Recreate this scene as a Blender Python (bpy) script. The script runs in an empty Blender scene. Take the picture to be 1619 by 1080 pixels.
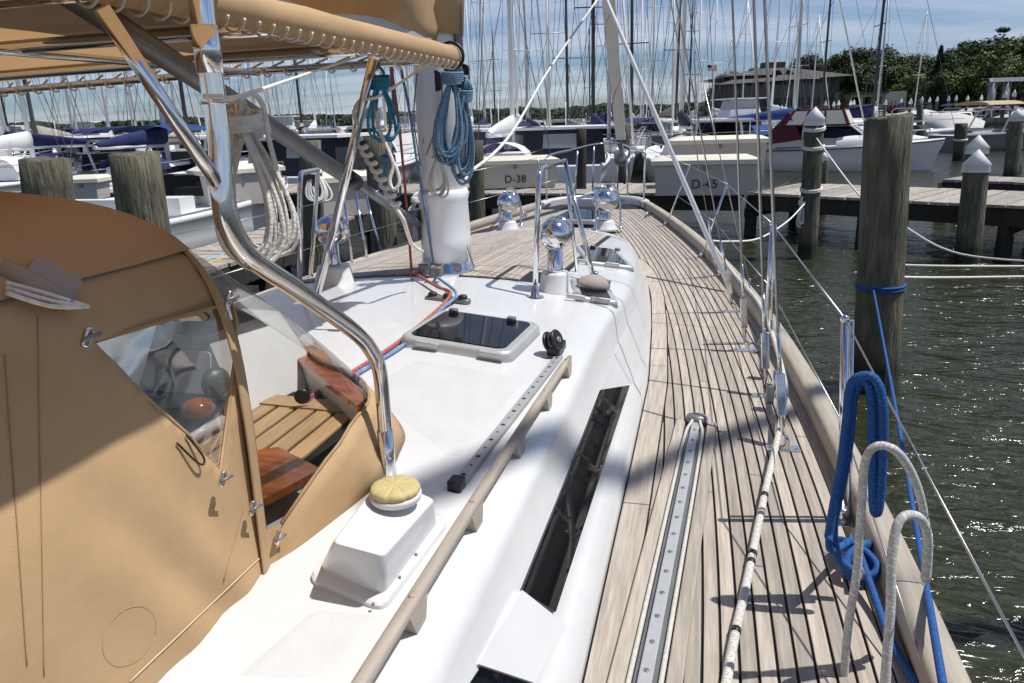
import bpy, bmesh, math, random
import numpy as np
from mathutils import Vector, Matrix, noise
from mathutils.geometry import tessellate_polygon
S = bpy.context.scene; COL = S.collection
R = math.radians
# ------------------------------------------------------------------ camera, light
F_, CW, CH = 1180.0, 1619.0, 1080.0
YAW, PIT, ROL, CZ = R(14.5), R(16.6), R(1.8), 2.6
cf = Vector((-math.sin(YAW)*math.cos(PIT), math.cos(YAW)*math.cos(PIT), -math.sin(PIT)))
cr0 = Vector((math.cos(YAW), math.sin(YAW), 0)); cu0 = cr0.cross(cf)
cr = cr0*math.cos(ROL)-cu0*math.sin(ROL); cu = cr0*math.sin(ROL)+cu0*math.cos(ROL)
CAM = Vector((0, 0, CZ))
cam = bpy.data.objects.new('camera', bpy.data.cameras.new('camera')); COL.objects.link(cam)
cam.data.sensor_width = 36; cam.data.lens = 36*F_/CW; cam.data.clip_start = .05; cam.data.clip_end = 6000
mw = Matrix((cr, cu, -cf)).transposed().to_4x4(); mw.translation = CAM; cam.matrix_world = mw
S.camera = cam
SV = Vector((.48, .10, 1)).normalized()
sun = bpy.data.objects.new('sun', bpy.data.lights.new('sun', 'SUN')); COL.objects.link(sun)
sun.data.energy = 5.0; sun.data.angle = R(.53); sun.data.color = (1, .965, .91)
sun.rotation_euler = (-SV).to_track_quat('-Z', 'Y').to_euler(); sun.location = (8, 2, 20)
W = bpy.data.worlds.new('World'); S.world = W; W.use_nodes = True
nt = W.node_tree; nt.nodes.clear()
def N(nt, t, **k):
    n = nt.nodes.new(t)
    for a, b in k.items(): setattr(n, a, b)
    return n
sky = N(nt, 'ShaderNodeTexSky', sky_type='NISHITA'); sky.sun_disc = False
sky.sun_elevation = math.asin(SV.z); sky.sun_rotation = math.atan2(SV.x, SV.y); sky.air_density = 1.0; sky.dust_density = .3; sky.ozone_density = 1.6
tc = N(nt, 'ShaderNodeTexCoord'); sep = N(nt, 'ShaderNodeSeparateXYZ'); nt.links.new(tc.outputs['Generated'], sep.inputs[0])
zz = N(nt, 'ShaderNodeMath', operation='ADD'); nt.links.new(sep.outputs[2], zz.inputs[0]); zz.inputs[1].default_value = .10
zm = N(nt, 'ShaderNodeMath', operation='MAXIMUM'); nt.links.new(zz.outputs[0], zm.inputs[0]); zm.inputs[1].default_value = .02
dx = N(nt, 'ShaderNodeMath', operation='DIVIDE'); nt.links.new(sep.outputs[0], dx.inputs[0]); nt.links.new(zm.outputs[0], dx.inputs[1])
dy = N(nt, 'ShaderNodeMath', operation='DIVIDE'); nt.links.new(sep.outputs[1], dy.inputs[0]); nt.links.new(zm.outputs[0], dy.inputs[1])
cb = N(nt, 'ShaderNodeCombineXYZ'); nt.links.new(dx.outputs[0], cb.inputs[0]); nt.links.new(dy.outputs[0], cb.inputs[1])
mp = N(nt, 'ShaderNodeMapping'); mp.inputs['Scale'].default_value = (.5, 1.25, 1); mp.inputs['Rotation'].default_value = (0, 0, R(25)); mp.inputs['Location'].default_value = (3.1, 1.7, 0)
nt.links.new(cb.outputs[0], mp.inputs[0])
n1 = N(nt, 'ShaderNodeTexNoise'); n1.inputs['Scale'].default_value = .62; n1.inputs['Detail'].default_value = 9; n1.inputs['Roughness'].default_value = .62; n1.inputs['Distortion'].default_value = .5
nt.links.new(mp.outputs[0], n1.inputs['Vector'])
n2 = N(nt, 'ShaderNodeTexNoise'); n2.inputs['Scale'].default_value = .13; n2.inputs['Detail'].default_value = 3; nt.links.new(mp.outputs[0], n2.inputs['Vector'])
mx = N(nt, 'ShaderNodeMath', operation='MULTIPLY_ADD'); nt.links.new(n2.outputs[0], mx.inputs[0]); mx.inputs[1].default_value = .7; nt.links.new(n1.outputs[0], mx.inputs[2])
rmp = N(nt, 'ShaderNodeMapRange'); nt.links.new(mx.outputs[0], rmp.inputs[0])
rmp.inputs[1].default_value = .70; rmp.inputs[2].default_value = 1.05; rmp.inputs[4].default_value = .8
mixc = N(nt, 'ShaderNodeMixRGB'); nt.links.new(rmp.outputs[0], mixc.inputs[0]); tint = N(nt, 'ShaderNodeMixRGB', blend_type='MULTIPLY'); tint.inputs[0].default_value = 1; tint.inputs[2].default_value = (.64, .80, 1.10, 1); nt.links.new(sky.outputs[0], tint.inputs[1]); nt.links.new(tint.outputs[0], mixc.inputs[1]); mixc.inputs[2].default_value = (9.4, 10.0, 11.2, 1)
bgn = N(nt, 'ShaderNodeBackground'); bgn.inputs[1].default_value = .078; nt.links.new(mixc.outputs[0], bgn.inputs[0])
wo = N(nt, 'ShaderNodeOutputWorld'); nt.links.new(bgn.outputs[0], wo.inputs[0])
S.view_settings.view_transform = 'Standard'; S.view_settings.look = 'None'; S.view_settings.exposure = 0; S.view_settings.gamma = 1
S.render.engine = 'CYCLES'
try: S.cycles.max_bounces = 7; S.cycles.transparent_max_bounces = 12
except Exception: pass
random.seed(7)
rnd = random.uniform
# ------------------------------------------------------------------ measuring helpers (photo pixel -> real point)
def ray(px, py): return cf*F_+cr*(px-CW/2)-cu*(py-CH/2)
def Uz(px, py, z): d = ray(px, py); return CAM+d*((z-CZ)/d.z)
def Ux(px, py, x): d = ray(px, py); return CAM+d*(x/d.x)
def Uy(px, py, y): d = ray(px, py); return CAM+d*(y/d.y)
def Ud(px, py, D): d = ray(px, py); return CAM+d*(D/math.hypot(d.x, d.y)) if False else CAM+d*(D/F_)
def Us(px, py, f, off=0):
    z = 1.5
    for _ in range(40):
        p = Uz(px, py, z); z = .5*z+.5*(f(p.x, p.y)+off)
    return Uz(px, py, z)
def Up(px, py, p0, n):
    d = ray(px, py); return CAM+d*((p0-CAM).dot(n)/d.dot(n))
# ------------------------------------------------------------------ materials
MAT = {}
def mat(name, col, rough=.5, metal=0, var=0, vscale=5, stretch=None, bump=0, bscale=30, bdist=.01, coat=0, trans=0, ior=1.45, alpha=1, col2=None, coord='Object', spec=.5, detail=6, vstretch=None):
    if name in MAT: return MAT[name]
    m = bpy.data.materials.new(name); m.use_nodes = True; nt = m.node_tree; b = nt.nodes['Principled BSDF']
    b.inputs['Base Color'].default_value = (*col, 1); b.inputs['Roughness'].default_value = rough; b.inputs['Metallic'].default_value = metal
    b.inputs['Coat Weight'].default_value = coat; b.inputs['Transmission Weight'].default_value = trans; b.inputs['IOR'].default_value = ior; b.inputs['Alpha'].default_value = alpha
    b.inputs['Specular IOR Level'].default_value = spec
    tc = N(nt, 'ShaderNodeTexCoord')
    if var or col2:
        mp = N(nt, 'ShaderNodeMapping'); mp.inputs['Scale'].default_value = stretch or (1, 1, 1); nt.links.new(tc.outputs[coord], mp.inputs[0])
        no = N(nt, 'ShaderNodeTexNoise'); no.inputs['Scale'].default_value = vscale; no.inputs['Detail'].default_value = detail; no.inputs['Roughness'].default_value = .65; nt.links.new(mp.outputs[0], no.inputs[0])
        rp = N(nt, 'ShaderNodeMapRange'); rp.inputs[1].default_value = .3; rp.inputs[2].default_value = .7; nt.links.new(no.outputs[0], rp.inputs[0])
        mi = N(nt, 'ShaderNodeMixRGB'); nt.links.new(rp.outputs[0], mi.inputs[0])
        c2 = col2 or tuple(min(1, c*(1+var)) for c in col); c1 = tuple(c*(1-var) for c in col)
        mi.inputs[1].default_value = (*c1, 1); mi.inputs[2].default_value = (*c2, 1)
        # slight difference from piece to piece
        oi = N(nt, 'ShaderNodeObjectInfo'); mr = N(nt, 'ShaderNodeMapRange'); mr.inputs[3].default_value = 1-var*.5; mr.inputs[4].default_value = 1+var*.5; nt.links.new(oi.outputs['Random'], mr.inputs[0])
        hs = N(nt, 'ShaderNodeHueSaturation'); nt.links.new(mr.outputs[0], hs.inputs['Value']); nt.links.new(mi.outputs[0], hs.inputs['Color'])
        nt.links.new(hs.outputs[0], b.inputs['Base Color'])
    if bump:
        mp2 = N(nt, 'ShaderNodeMapping'); mp2.inputs['Scale'].default_value = vstretch or stretch or (1, 1, 1); nt.links.new(tc.outputs[coord], mp2.inputs[0])
        n3 = N(nt, 'ShaderNodeTexNoise'); n3.inputs['Scale'].default_value = bscale; n3.inputs['Detail'].default_value = 5; nt.links.new(mp2.outputs[0], n3.inputs[0])
        bp = N(nt, 'ShaderNodeBump'); bp.inputs['Strength'].default_value = bump; bp.inputs['Distance'].default_value = bdist; nt.links.new(n3.outputs[0], bp.inputs['Height']); nt.links.new(bp.outputs[0], b.inputs['Normal'])
    MAT[name] = m; return m
gel = mat('gelcoat', (.62, .625, .625), .30, var=.06, vscale=2.2, coat=.3, bump=.03, bscale=3, bdist=.02)
gel2 = mat('gelcoat far', (.76, .76, .75), .35, var=.04, vscale=1)
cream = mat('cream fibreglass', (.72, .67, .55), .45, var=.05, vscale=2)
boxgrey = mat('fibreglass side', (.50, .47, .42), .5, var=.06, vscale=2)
chrome = mat('stainless', (.72, .72, .73), .09, 1, var=.05, vscale=8, bump=.02, bscale=40)
alu = mat('anodised', (.46, .47, .47), .42, .35, var=.08, vscale=20)
galv = mat('worn grey metal', (.20, .205, .215), .45, .45, var=.15, vscale=12)
black = mat('black plastic', (.015, .015, .017), .38, var=.2, vscale=10, bump=.1, bscale=80)
rubber = mat('caulk', (.012, .012, .012), .7)
dark = mat('dark canvas', (.012, .014, .022), .8, var=.2, vscale=4, bump=.3, bscale=8, bdist=.05)
navy = mat('navy canvas', (.012, .018, .085), .8, var=.25, vscale=3, bump=.5, bscale=3, bdist=.1)
maroon = mat('maroon canvas', (.09, .012, .02), .75, var=.2, vscale=3)
blackg = mat('tinted glass', (.004, .005, .007), .03, spec=.32)
tan = mat('tan canvas', (.43, .285, .15), .88, var=.10, vscale=3.5, bump=.5, bscale=3.2, bdist=.02)
tant = mat('tan awning cloth', (.47, .31, .16), .85, var=.08, vscale=2.5, bump=.25, bscale=4, bdist=.012)
_n = tant.node_tree; _tr = N(_n, 'ShaderNodeBsdfTranslucent'); _tr.inputs[0].default_value = (.62, .38, .18, 1); _mx = N(_n, 'ShaderNodeMixShader'); _mx.inputs[0].default_value = .42
_n.links.new(_n.nodes['Principled BSDF'].outputs[0], _mx.inputs[1]); _n.links.new(_tr.outputs[0], _mx.inputs[2]); _n.links.new(_mx.outputs[0], _n.nodes['Material Output'].inputs[0])
tandk = mat('tan seam', (.36, .235, .12), .85, var=.1, vscale=8, bump=.4, bscale=60, bdist=.003)
greyfab = mat('grey fabric', (.33, .29, .26), .85, var=.1, vscale=8, bump=.3, bscale=20)
sailw = mat('white sailcloth', (.78, .76, .71), .75, var=.08, vscale=3, bump=.5, bscale=6, bdist=.03)
teak = mat('weathered teak', (.37, .325, .275), .75, var=.30, vscale=10, stretch=(9, .4, 9), bump=.35, bscale=60, bdist=.003, vstretch=(6, .25, 6))
teakr = mat('rail teak', (.37, .325, .27), .7, var=.2, vscale=7, stretch=(6, .5, 6), bump=.3, bscale=40, bdist=.004)
teakn = mat('oiled teak', (.46, .30, .16), .5, var=.25, vscale=8, stretch=(5, .5, 5), bump=.1)
mahog = mat('varnished wood', (.30, .085, .022), .2, var=.5, vscale=6, stretch=(1, 7, 7), coat=.6)
dockw = mat('dock timber', (.33, .295, .25), .85, var=.4, vscale=4, stretch=(3, 3, 3), bump=.6, bscale=20, bdist=.01)
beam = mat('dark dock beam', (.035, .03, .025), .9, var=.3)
pilem = mat('piling timber', (.10, .09, .065), .9, var=.55, vscale=5, stretch=(3, 3, .45), bump=1, bscale=7, bdist=.05, col2=(.19, .175, .125), vstretch=(5, 5, .5))
pilef = mat('far piling', (.10, .09, .075), .9, var=.4, vscale=3, stretch=(3, 3, .4))
capw = mat('cap white', (.80, .80, .80), .4, var=.03)
ropew = mat('white rope', (.68, .66, .60), .8, var=.18, vscale=60, bump=1, bscale=160, bdist=.004)
wire = mat('wire', (.42, .42, .42), .3, .9)
darkwire = mat('dark wire', (.12, .12, .13), .5, .5)
mastw = mat('white mast paint', (.76, .77, .78), .32, var=.05, vscale=3, coat=.2)
mastfar = mat('pale mast', (.55, .56, .57), .4, .3)
mastdk = mat('dark mast', (.05, .05, .055), .45, .3)
yellow = mat('yellow vinyl', (.52, .43, .20), .6, var=.12, vscale=6)
turq = mat('turquoise canvas', (.25, .55, .5), .7)
bluec = mat('blue canvas', (.008, .045, .17), .8, var=.2)
red = mat('red plastic', (.4, .03, .03), .6)
roofm = mat('grey shingles', (.085, .078, .073), .9, var=.2, vscale=1.5, bump=.3, bscale=4)
roofl = mat('pale metal roof', (.34, .32, .29), .6, var=.08)
wallm = mat('dark wall', (.06, .055, .05), .8)
walll = mat('light wall', (.45, .44, .42), .8, var=.05)
bark = mat('bark', (.07, .055, .04), .95, var=.3)
def ropemat(name, c1, c2, scale=1):
    if name in MAT: return MAT[name]
    m = bpy.data.materials.new(name); m.use_nodes = True; nt = m.node_tree; b = nt.nodes['Principled BSDF']; b.inputs['Roughness'].default_value = .8
    uv = N(nt, 'ShaderNodeUVMap'); mp = N(nt, 'ShaderNodeMapping'); nt.links.new(uv.outputs[0], mp.inputs[0]); mp.inputs['Scale'].default_value = (3, 1.9*scale, 1); mp.inputs['Rotation'].default_value = (0, 0, .35)
    ch = N(nt, 'ShaderNodeTexBrick'); nt.links.new(mp.outputs[0], ch.inputs[0]); ch.inputs['Scale'].default_value = 1; ch.inputs['Mortar Size'].default_value = .06
    ch.inputs['Brick Width'].default_value = 1; ch.inputs['Row Height'].default_value = .5
    ch.inputs['Color1'].default_value = (*c1, 1); ch.inputs['Color2'].default_value = (*c2, 1); ch.inputs['Mortar'].default_value = (*[c*.62 for c in c1], 1)
    nt.links.new(ch.outputs[0], b.inputs['Base Color'])
    bp = N(nt, 'ShaderNodeBump'); bp.inputs['Strength'].default_value = .6; bp.inputs['Distance'].default_value = .003; bp.invert = True; nt.links.new(ch.outputs['Fac'], bp.inputs['Height']); nt.links.new(bp.outputs[0], b.inputs['Normal'])
    MAT[name] = m; return m
rw = ropemat('white braid', (.66, .64, .58), (.52, .50, .44))
rb = ropemat('royal blue braid', (.008, .075, .27), (.012, .10, .34))
rlb = ropemat('dusty blue braid', (.08, .19, .32), (.24, .36, .45))
rteal = ropemat('teal braid', (.02, .22, .36), (.03, .30, .45))
rr = ropemat('red braid', (.42, .05, .05), (.55, .22, .18))
rbw = ropemat('blue white braid', (.05, .18, .42), (.35, .45, .6))
rgrey = ropemat('grey white braid', (.62, .62, .58), (.40, .40, .39))
vin = bpy.data.materials.new('clear vinyl'); vin.use_nodes = True
_n = vin.node_tree; _n.nodes.clear(); _o = N(_n, 'ShaderNodeOutputMaterial'); _m = N(_n, 'ShaderNodeMixShader'); _t = N(_n, 'ShaderNodeBsdfTransparent'); _g = N(_n, 'ShaderNodeBsdfGlossy')
_t.inputs[0].default_value = (.90, .90, .88, 1); _g.inputs[1].default_value = .06
_f = N(_n, 'ShaderNodeFresnel'); _f.inputs[0].default_value = 1.6; _no = N(_n, 'ShaderNodeTexNoise'); _no.inputs['Scale'].default_value = 4; _no.inputs['Detail'].default_value = 0; _bp = N(_n, 'ShaderNodeBump'); _bp.inputs['Distance'].default_value = .03; _bp.inputs['Strength'].default_value = .12
_n.links.new(_no.outputs[0], _bp.inputs['Height']); _n.links.new(_bp.outputs[0], _g.inputs['Normal']); _n.links.new(_bp.outputs[0], _f.inputs['Normal'])
_k = N(_n, 'ShaderNodeMath', operation='MULTIPLY'); _k.inputs[1].default_value = .55; _n.links.new(_f.outputs[0], _k.inputs[0]); _n.links.new(_k.outputs[0], _m.inputs[0]); _n.links.new(_t.outputs[0], _m.inputs[1]); _n.links.new(_g.outputs[0], _m.inputs[2]); _n.links.new(_m.outputs[0], _o.inputs[0])
# ------------------------------------------------------------------ mesh builder
def crom(P, n=6, closed=False):
    P = [Vector(p) for p in P]; out = []
    m = len(P)
    if m < 3 and not closed: return P
    rng = range(m) if closed else range(m-1)
    for i in rng:
        if closed: a, b, c, d = P[(i-1) % m], P[i], P[(i+1) % m], P[(i+2) % m]
        else: a, b, c, d = P[max(i-1, 0)], P[i], P[i+1], P[min(i+2, m-1)]
        for k in range(n):
            t = k/n
            out.append(.5*((2*b)+(c-a)*t+(2*a-5*b+4*c-d)*t*t+(3*b-a-3*c+d)*t**3))
    if not closed: out.append(P[-1])
    return out
def weave(m, sc=420, st=.35):
    nt = m.node_tree; b = nt.nodes['Principled BSDF']; tc = N(nt, 'ShaderNodeTexCoord'); w = N(nt, 'ShaderNodeTexNoise'); w.inputs['Scale'].default_value = sc; w.inputs['Detail'].default_value = 1; nt.links.new(tc.outputs['Object'], w.inputs[0])
    bp = N(nt, 'ShaderNodeBump'); bp.inputs['Strength'].default_value = st; bp.inputs['Distance'].default_value = .001; nt.links.new(w.outputs[0], bp.inputs['Height'])
    l = b.inputs['Normal'].links[0].from_socket if b.inputs['Normal'].links else None
    if l: nt.links.new(l, bp.inputs['Normal'])
    nt.links.new(bp.outputs[0], b.inputs['Normal'])
weave(tan); weave(tant)
for _m in (pilem, pilef):     # wet and weedy band just above the water
    nt = _m.node_tree; b = nt.nodes['Principled BSDF']; src = b.inputs['Base Color'].links[0].from_socket; tc = N(nt, 'ShaderNodeTexCoord'); sp_ = N(nt, 'ShaderNodeSeparateXYZ'); nt.links.new(tc.outputs['Object'], sp_.inputs[0])
    no = N(nt, 'ShaderNodeTexNoise'); no.inputs['Scale'].default_value = 4; nt.links.new(tc.outputs['Object'], no.inputs[0])
    ad = N(nt, 'ShaderNodeMath', operation='MULTIPLY_ADD'); nt.links.new(no.outputs[0], ad.inputs[0]); ad.inputs[1].default_value = -.35; nt.links.new(sp_.outputs[2], ad.inputs[2])
    mr = N(nt, 'ShaderNodeMapRange'); mr.inputs[1].default_value = .05; mr.inputs[2].default_value = .30; nt.links.new(ad.outputs[0], mr.inputs[0])
    mi = N(nt, 'ShaderNodeMixRGB'); mi.inputs[1].default_value = (.018, .022, .010, 1); nt.links.new(mr.outputs[0], mi.inputs[0]); nt.links.new(src, mi.inputs[2])
    no2 = N(nt, 'ShaderNodeTexNoise'); no2.inputs['Scale'].default_value = 2.2; no2.inputs['Detail'].default_value = 5; nt.links.new(tc.outputs['Object'], no2.inputs[0])
    mr2 = N(nt, 'ShaderNodeMapRange'); mr2.inputs[1].default_value = .45; mr2.inputs[2].default_value = .7; mr2.inputs[4].default_value = .7; nt.links.new(no2.outputs[0], mr2.inputs[0])
    mi2 = N(nt, 'ShaderNodeMixRGB'); nt.links.new(mr2.outputs[0], mi2.inputs[0]); nt.links.new(mi.outputs[0], mi2.inputs[1]); mi2.inputs[2].default_value = (.075, .085, .045, 1); nt.links.new(mi2.outputs[0], b.inputs['Base Color'])
class MB:
    def __init__(s): s.v = []; s.f = []; s.sm = []; s.uv = {}
    def add(s, vs, fs, smooth=False, uvs=None):
        o = len(s.v); s.v += [Vector(v) for v in vs]
        for i, f in enumerate(fs):
            if uvs: s.uv[len(s.f)] = uvs[i]
            s.f.append(tuple(o+k for k in f)); s.sm.append(smooth)
        return s
    def box(s, c, d, rz=0, tilt=None):
        c = Vector(c); x, y, z = d[0]/2, d[1]/2, d[2]/2
        m = Matrix.Rotation(rz, 3, 'Z')
        if tilt: m = m @ tilt
        vs = [c+m @ Vector((a*x, b*y, e*z)) for e in (-1, 1) for a, b in ((-1, -1), (1, -1), (1, 1), (-1, 1))]
        return s.add(vs, [(3, 2, 1, 0), (4, 5, 6, 7), (0, 1, 5, 4), (1, 2, 6, 5), (2, 3, 7, 6), (3, 0, 4, 7)])
    def hexa(s, b, t, smooth=False):      # bottom quad, top quad (ccw from above)
        return s.add(list(b)+list(t), [(3, 2, 1, 0), (4, 5, 6, 7), (0, 1, 5, 4), (1, 2, 6, 5), (2, 3, 7, 6), (3, 0, 4, 7)], smooth)
    def rings(s, rings, closed=True, cap=True, smooth=True, L=None):
        n = len(rings[0]); vs = [v for r in rings for v in r]; fs = []; uvs = []
        k = n if closed else n-1
        for i in range(len(rings)-1):
            for j in range(k):
                a, b = i*n+j, i*n+(j+1) % n
                fs.append((a, b, b+n, a+n))
                if L: uvs.append(((j/k, L[i]), ((j+1)/k, L[i]), ((j+1)/k, L[i+1]), (j/k, L[i+1])))
        s.add(vs, fs, smooth, uvs if L else None)
        if cap and closed:
            o = len(s.v)-len(vs)
            s.f.append(tuple(o+j for j in range(n))[::-1]); s.sm.append(False)
            s.f.append(tuple(o+len(vs)-n+j for j in range(n))); s.sm.append(False)
        return s
    def tube(s, P, r, n=8, closed=False, cap=True):
        P = [Vector(p) for p in P]
        Q = [P[0]]; R_ = [r if not hasattr(r, '__len__') else r[0]]
        for i, p in enumerate(P[1:]):
            if (p-Q[-1]).length > 1e-5: Q.append(p); R_.append(r if not hasattr(r, '__len__') else r[i+1])
        P = Q
        if len(P) < 2: return s
        if closed: P = P+[P[0]]; R_ = R_+[R_[0]]
        t = (P[1]-P[0]).normalized(); up = Vector((0, 0, 1)) if abs(t.z) < .9 else Vector((1, 0, 0))
        u = t.cross(up).normalized(); rings = []; L = []; l = 0
        for i, p in enumerate(P):
            a = P[max(i-1, 0)]; b = P[min(i+1, len(P)-1)]
            if closed and i in (0, len(P)-1): a, b = P[-2], P[1]
            t2 = (b-a)
            if t2.length < 1e-9: t2 = t
            t2 = t2.normalized(); q = t.rotation_difference(t2); u = (q @ u); u = (u-t2*u.dot(t2)).normalized(); t = t2; w = t.cross(u)
            if i: l += (P[i]-P[i-1]).length
            L.append(l/(max(R_[i], 1e-4)*2*math.pi)*2)
            rings.append([p+(u*math.cos(k*2*math.pi/n)+w*math.sin(k*2*math.pi/n))*R_[i] for k in range(n)])
        return s.rings(rings, True, cap and not closed, True, L)
    def cyl(s, a, b, r, r2=None, n=12, smooth=True):
        return s.tube([a, b], [r, r if r2 is None else r2], n)
    def lathe(s, c, prof, n=20, axis=Vector((0, 0, 1)), sx=1, sy=1):
        c = Vector(c); ax = axis.normalized(); u = ax.orthogonal().normalized() if abs(ax.z) < .999 else Vector((1, 0, 0)); w = ax.cross(u)
        rings = [[c+ax*z+(u*math.cos(k*2*math.pi/n)*sx+w*math.sin(k*2*math.pi/n)*sy)*max(r, 1e-4) for k in range(n)] for r, z in prof]
        return s.rings(rings)
    def sphere(s, c, r, n=20, sz=1):
        return s.lathe(c, [(r*math.sin(a), -r*sz*math.cos(a)) for a in [math.pi*i/(n//2) for i in range(n//2+1)]], n)
    def slab(s, c, u, v, w, d, h, r=.03, bev=.008, seg=5, taper=0):   # rounded rectangle block on a surface; u,v in-plane axes, base at c
        u = u.normalized(); n_ = u.cross(v).normalized(); v = n_.cross(u).normalized(); c = Vector(c)
        def ring(w, d, r, z):
            o = []
            for qx, qy, a0 in ((1, 1, 0), (-1, 1, 90), (-1, -1, 180), (1, -1, 270)):
                for k in range(seg+1):
                    a = R(a0+90*k/seg); o.append(c+u*(qx*(w/2-r)+r*math.cos(a))+v*(qy*(d/2-r)+r*math.sin(a))+n_*z)
            return o
        return s.rings([ring(w, d, r, 0), ring(w-taper*.8, d-taper*.8, r, h-bev), ring(w-taper-bev*.6, d-taper-bev*.6, max(r-bev*.3, .001), h-bev*.3), ring(w-taper-bev*2, d-taper-bev*2, max(r-bev, .001), h)])
    def build(s, name, m, parent=None, root=None, smooth=None, auto=None):
        me = bpy.data.meshes.new(name)
        o0 = Vector((0, 0, 0))
        if root: o0 = Vector(root)
        me.from_pydata([v-o0 for v in s.v], [], s.f); 
        me.polygons.foreach_set('use_smooth', s.sm if smooth is None else [smooth]*len(s.f))
        if s.uv:
            ul = me.uv_layers.new(name='UVMap')
            for fi, uvs in s.uv.items():
                p = me.polygons[fi]
                for k, li in enumerate(p.loop_indices): ul.data[li].uv = uvs[k]
        me.materials.append(m); me.update()
        ob = bpy.data.objects.new(name, me); COL.objects.link(ob)
        if parent: ob.parent = parent
        elif root: ob.location = root
        return ob
def empty(name, loc, label, cat, group=None, rz=0):
    o = bpy.data.objects.new(name, None); COL.objects.link(o); o.location = loc; o.rotation_euler = (0, 0, rz); o.empty_display_size = .2
    o['label'] = label; o['category'] = cat
    if group: o['group'] = group
    return o
def tag(o, label, cat, group=None):
    o['label'] = label; o['category'] = cat
    if group: o['group'] = group
    return o
def struct(o): o['kind'] = 'structure'; return o
def copy_tree(o, parent=None):
    c = o.copy(); COL.objects.link(c); c.parent = parent
    for ch in list(o.children): copy_tree(ch, c)
    return c
def text(s, body, size, M, m, parent, root, name='lettering', ext=.002):
    cu_ = bpy.data.curves.new('t', 'FONT'); cu_.body = body; cu_.size = size; cu_.extrude = ext; cu_.align_x = 'CENTER'; cu_.align_y = 'CENTER'; cu_.resolution_u = 3
    o = bpy.data.objects.new('t', cu_); COL.objects.link(o)
    dg = bpy.context.evaluated_depsgraph_get(); me = bpy.data.meshes.new_from_object(o.evaluated_get(dg)); bpy.data.objects.remove(o); bpy.data.curves.remove(cu_)
    me.transform(M); me.transform(Matrix.Translation(-Vector(root))); me.materials.clear(); me.materials.append(m)
    q = bpy.data.objects.new(name, me); COL.objects.link(q); q.parent = parent; return q
# ------------------------------------------------------------------ own sailboat: hull form
XC = -1.38
def dz(y): return 1.30+.0026*max(y-2, 0)**2
_pin = [(1480, 1050), (1360, 750), (1240, 540), (1140, 410), (1060, 342), (1022, 318)]
_rail = [Us(a, b, lambda x, y: dz(y)+.10) for a, b in _pin]
_ry = [-1.5, -.3]+[p.y for p in _rail]; _rx = [.30, .47]+[p.x for p in _rail]
_pf = np.polyfit(_ry, _rx, 5)
YE = _rail[-1].y
def xr(y): return float(np.polyval(_pf, min(y, YE)))
_fy = [-2, 1.47, 2.7, 3.6, 4.6, 5.4, 6.3, 8]; _fx = [-.25, -.234, -.230, -.229, -.28, -.34, -.46, -.72]
def xfoot(y): return float(np.interp(y, _fy, _fx))
YF = 7.35
def half(y):      # cabin half width at deck
    w = xfoot(y)-XC
    if y > 5.6: w *= max(1-((y-5.6)/(YF-5.6))**3.2, 0)**.42
    return w
def hcab(y):
    h = float(np.interp(y, [2, 3, 4, 5, 6, 7, 7.35], [.42, .42, .385, .33, .27, .20, .15]))
    return h
def ctop(x, y):
    w = max(half(y)-.13, .02); u = min(abs(x-XC)/w, 1)
    e = 1 if y < 6.6 else max(1-((y-6.6)/(YF-6.6))**3, 0)**.5
    return dz(y)+hcab(y)*(.35+.65*e)+.09*(1-u*u)*min(1, w)*e
def surf(x, y):
    return ctop(x, y) if (y < YF and abs(x-XC) < half(y)-.02) else dz(y)
BL = (XC, 3.5, 0)
boat = empty('sailboat', BL, 'white sailing yacht with weathered teak side deck filling the foreground', 'sailboat')
def part(mb, name, m, p=None, label=None, stuff=False, **k):
    o = mb.build(name, m, p or boat, BL, **k)
    if label: o['label'] = label
    if stuff: o['kind'] = 'stuff'
    return o
# hull
m = MB(); ys = [-2.5+.35*i for i in range(36)]; ys = [y for y in ys if y < YE-.05]+[YE]
def hullring(y, sd, sc=1.0):
    x = (xr(y)+.035-XC)*sc; z = dz(y)
    return [(XC+sd*(x), y, z+.075), (XC+sd*(x+.012), y, z-.02), (XC+sd*x*1.0, y, z-.3), (XC+sd*x*.93, y, .5), (XC+sd*x*.75, y, 0), (XC+sd*x*.4, y, -.4), (XC, y, -.6)]
for sd in (1, -1):
    rg = [hullring(y, sd) for y in ys]
    for k, s_ in ((.25, .8), (.5, .58), (.75, .33), (.95, .05)):
        rg.append([(p[0], YE+k*1.0*(1-.12*i/6), p[2]+.02*k) for i, p in enumerate(hullring(YE, sd, s_))])
    m.rings(rg, closed=False, cap=False)
hull = part(m, 'hull', gel)
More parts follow.
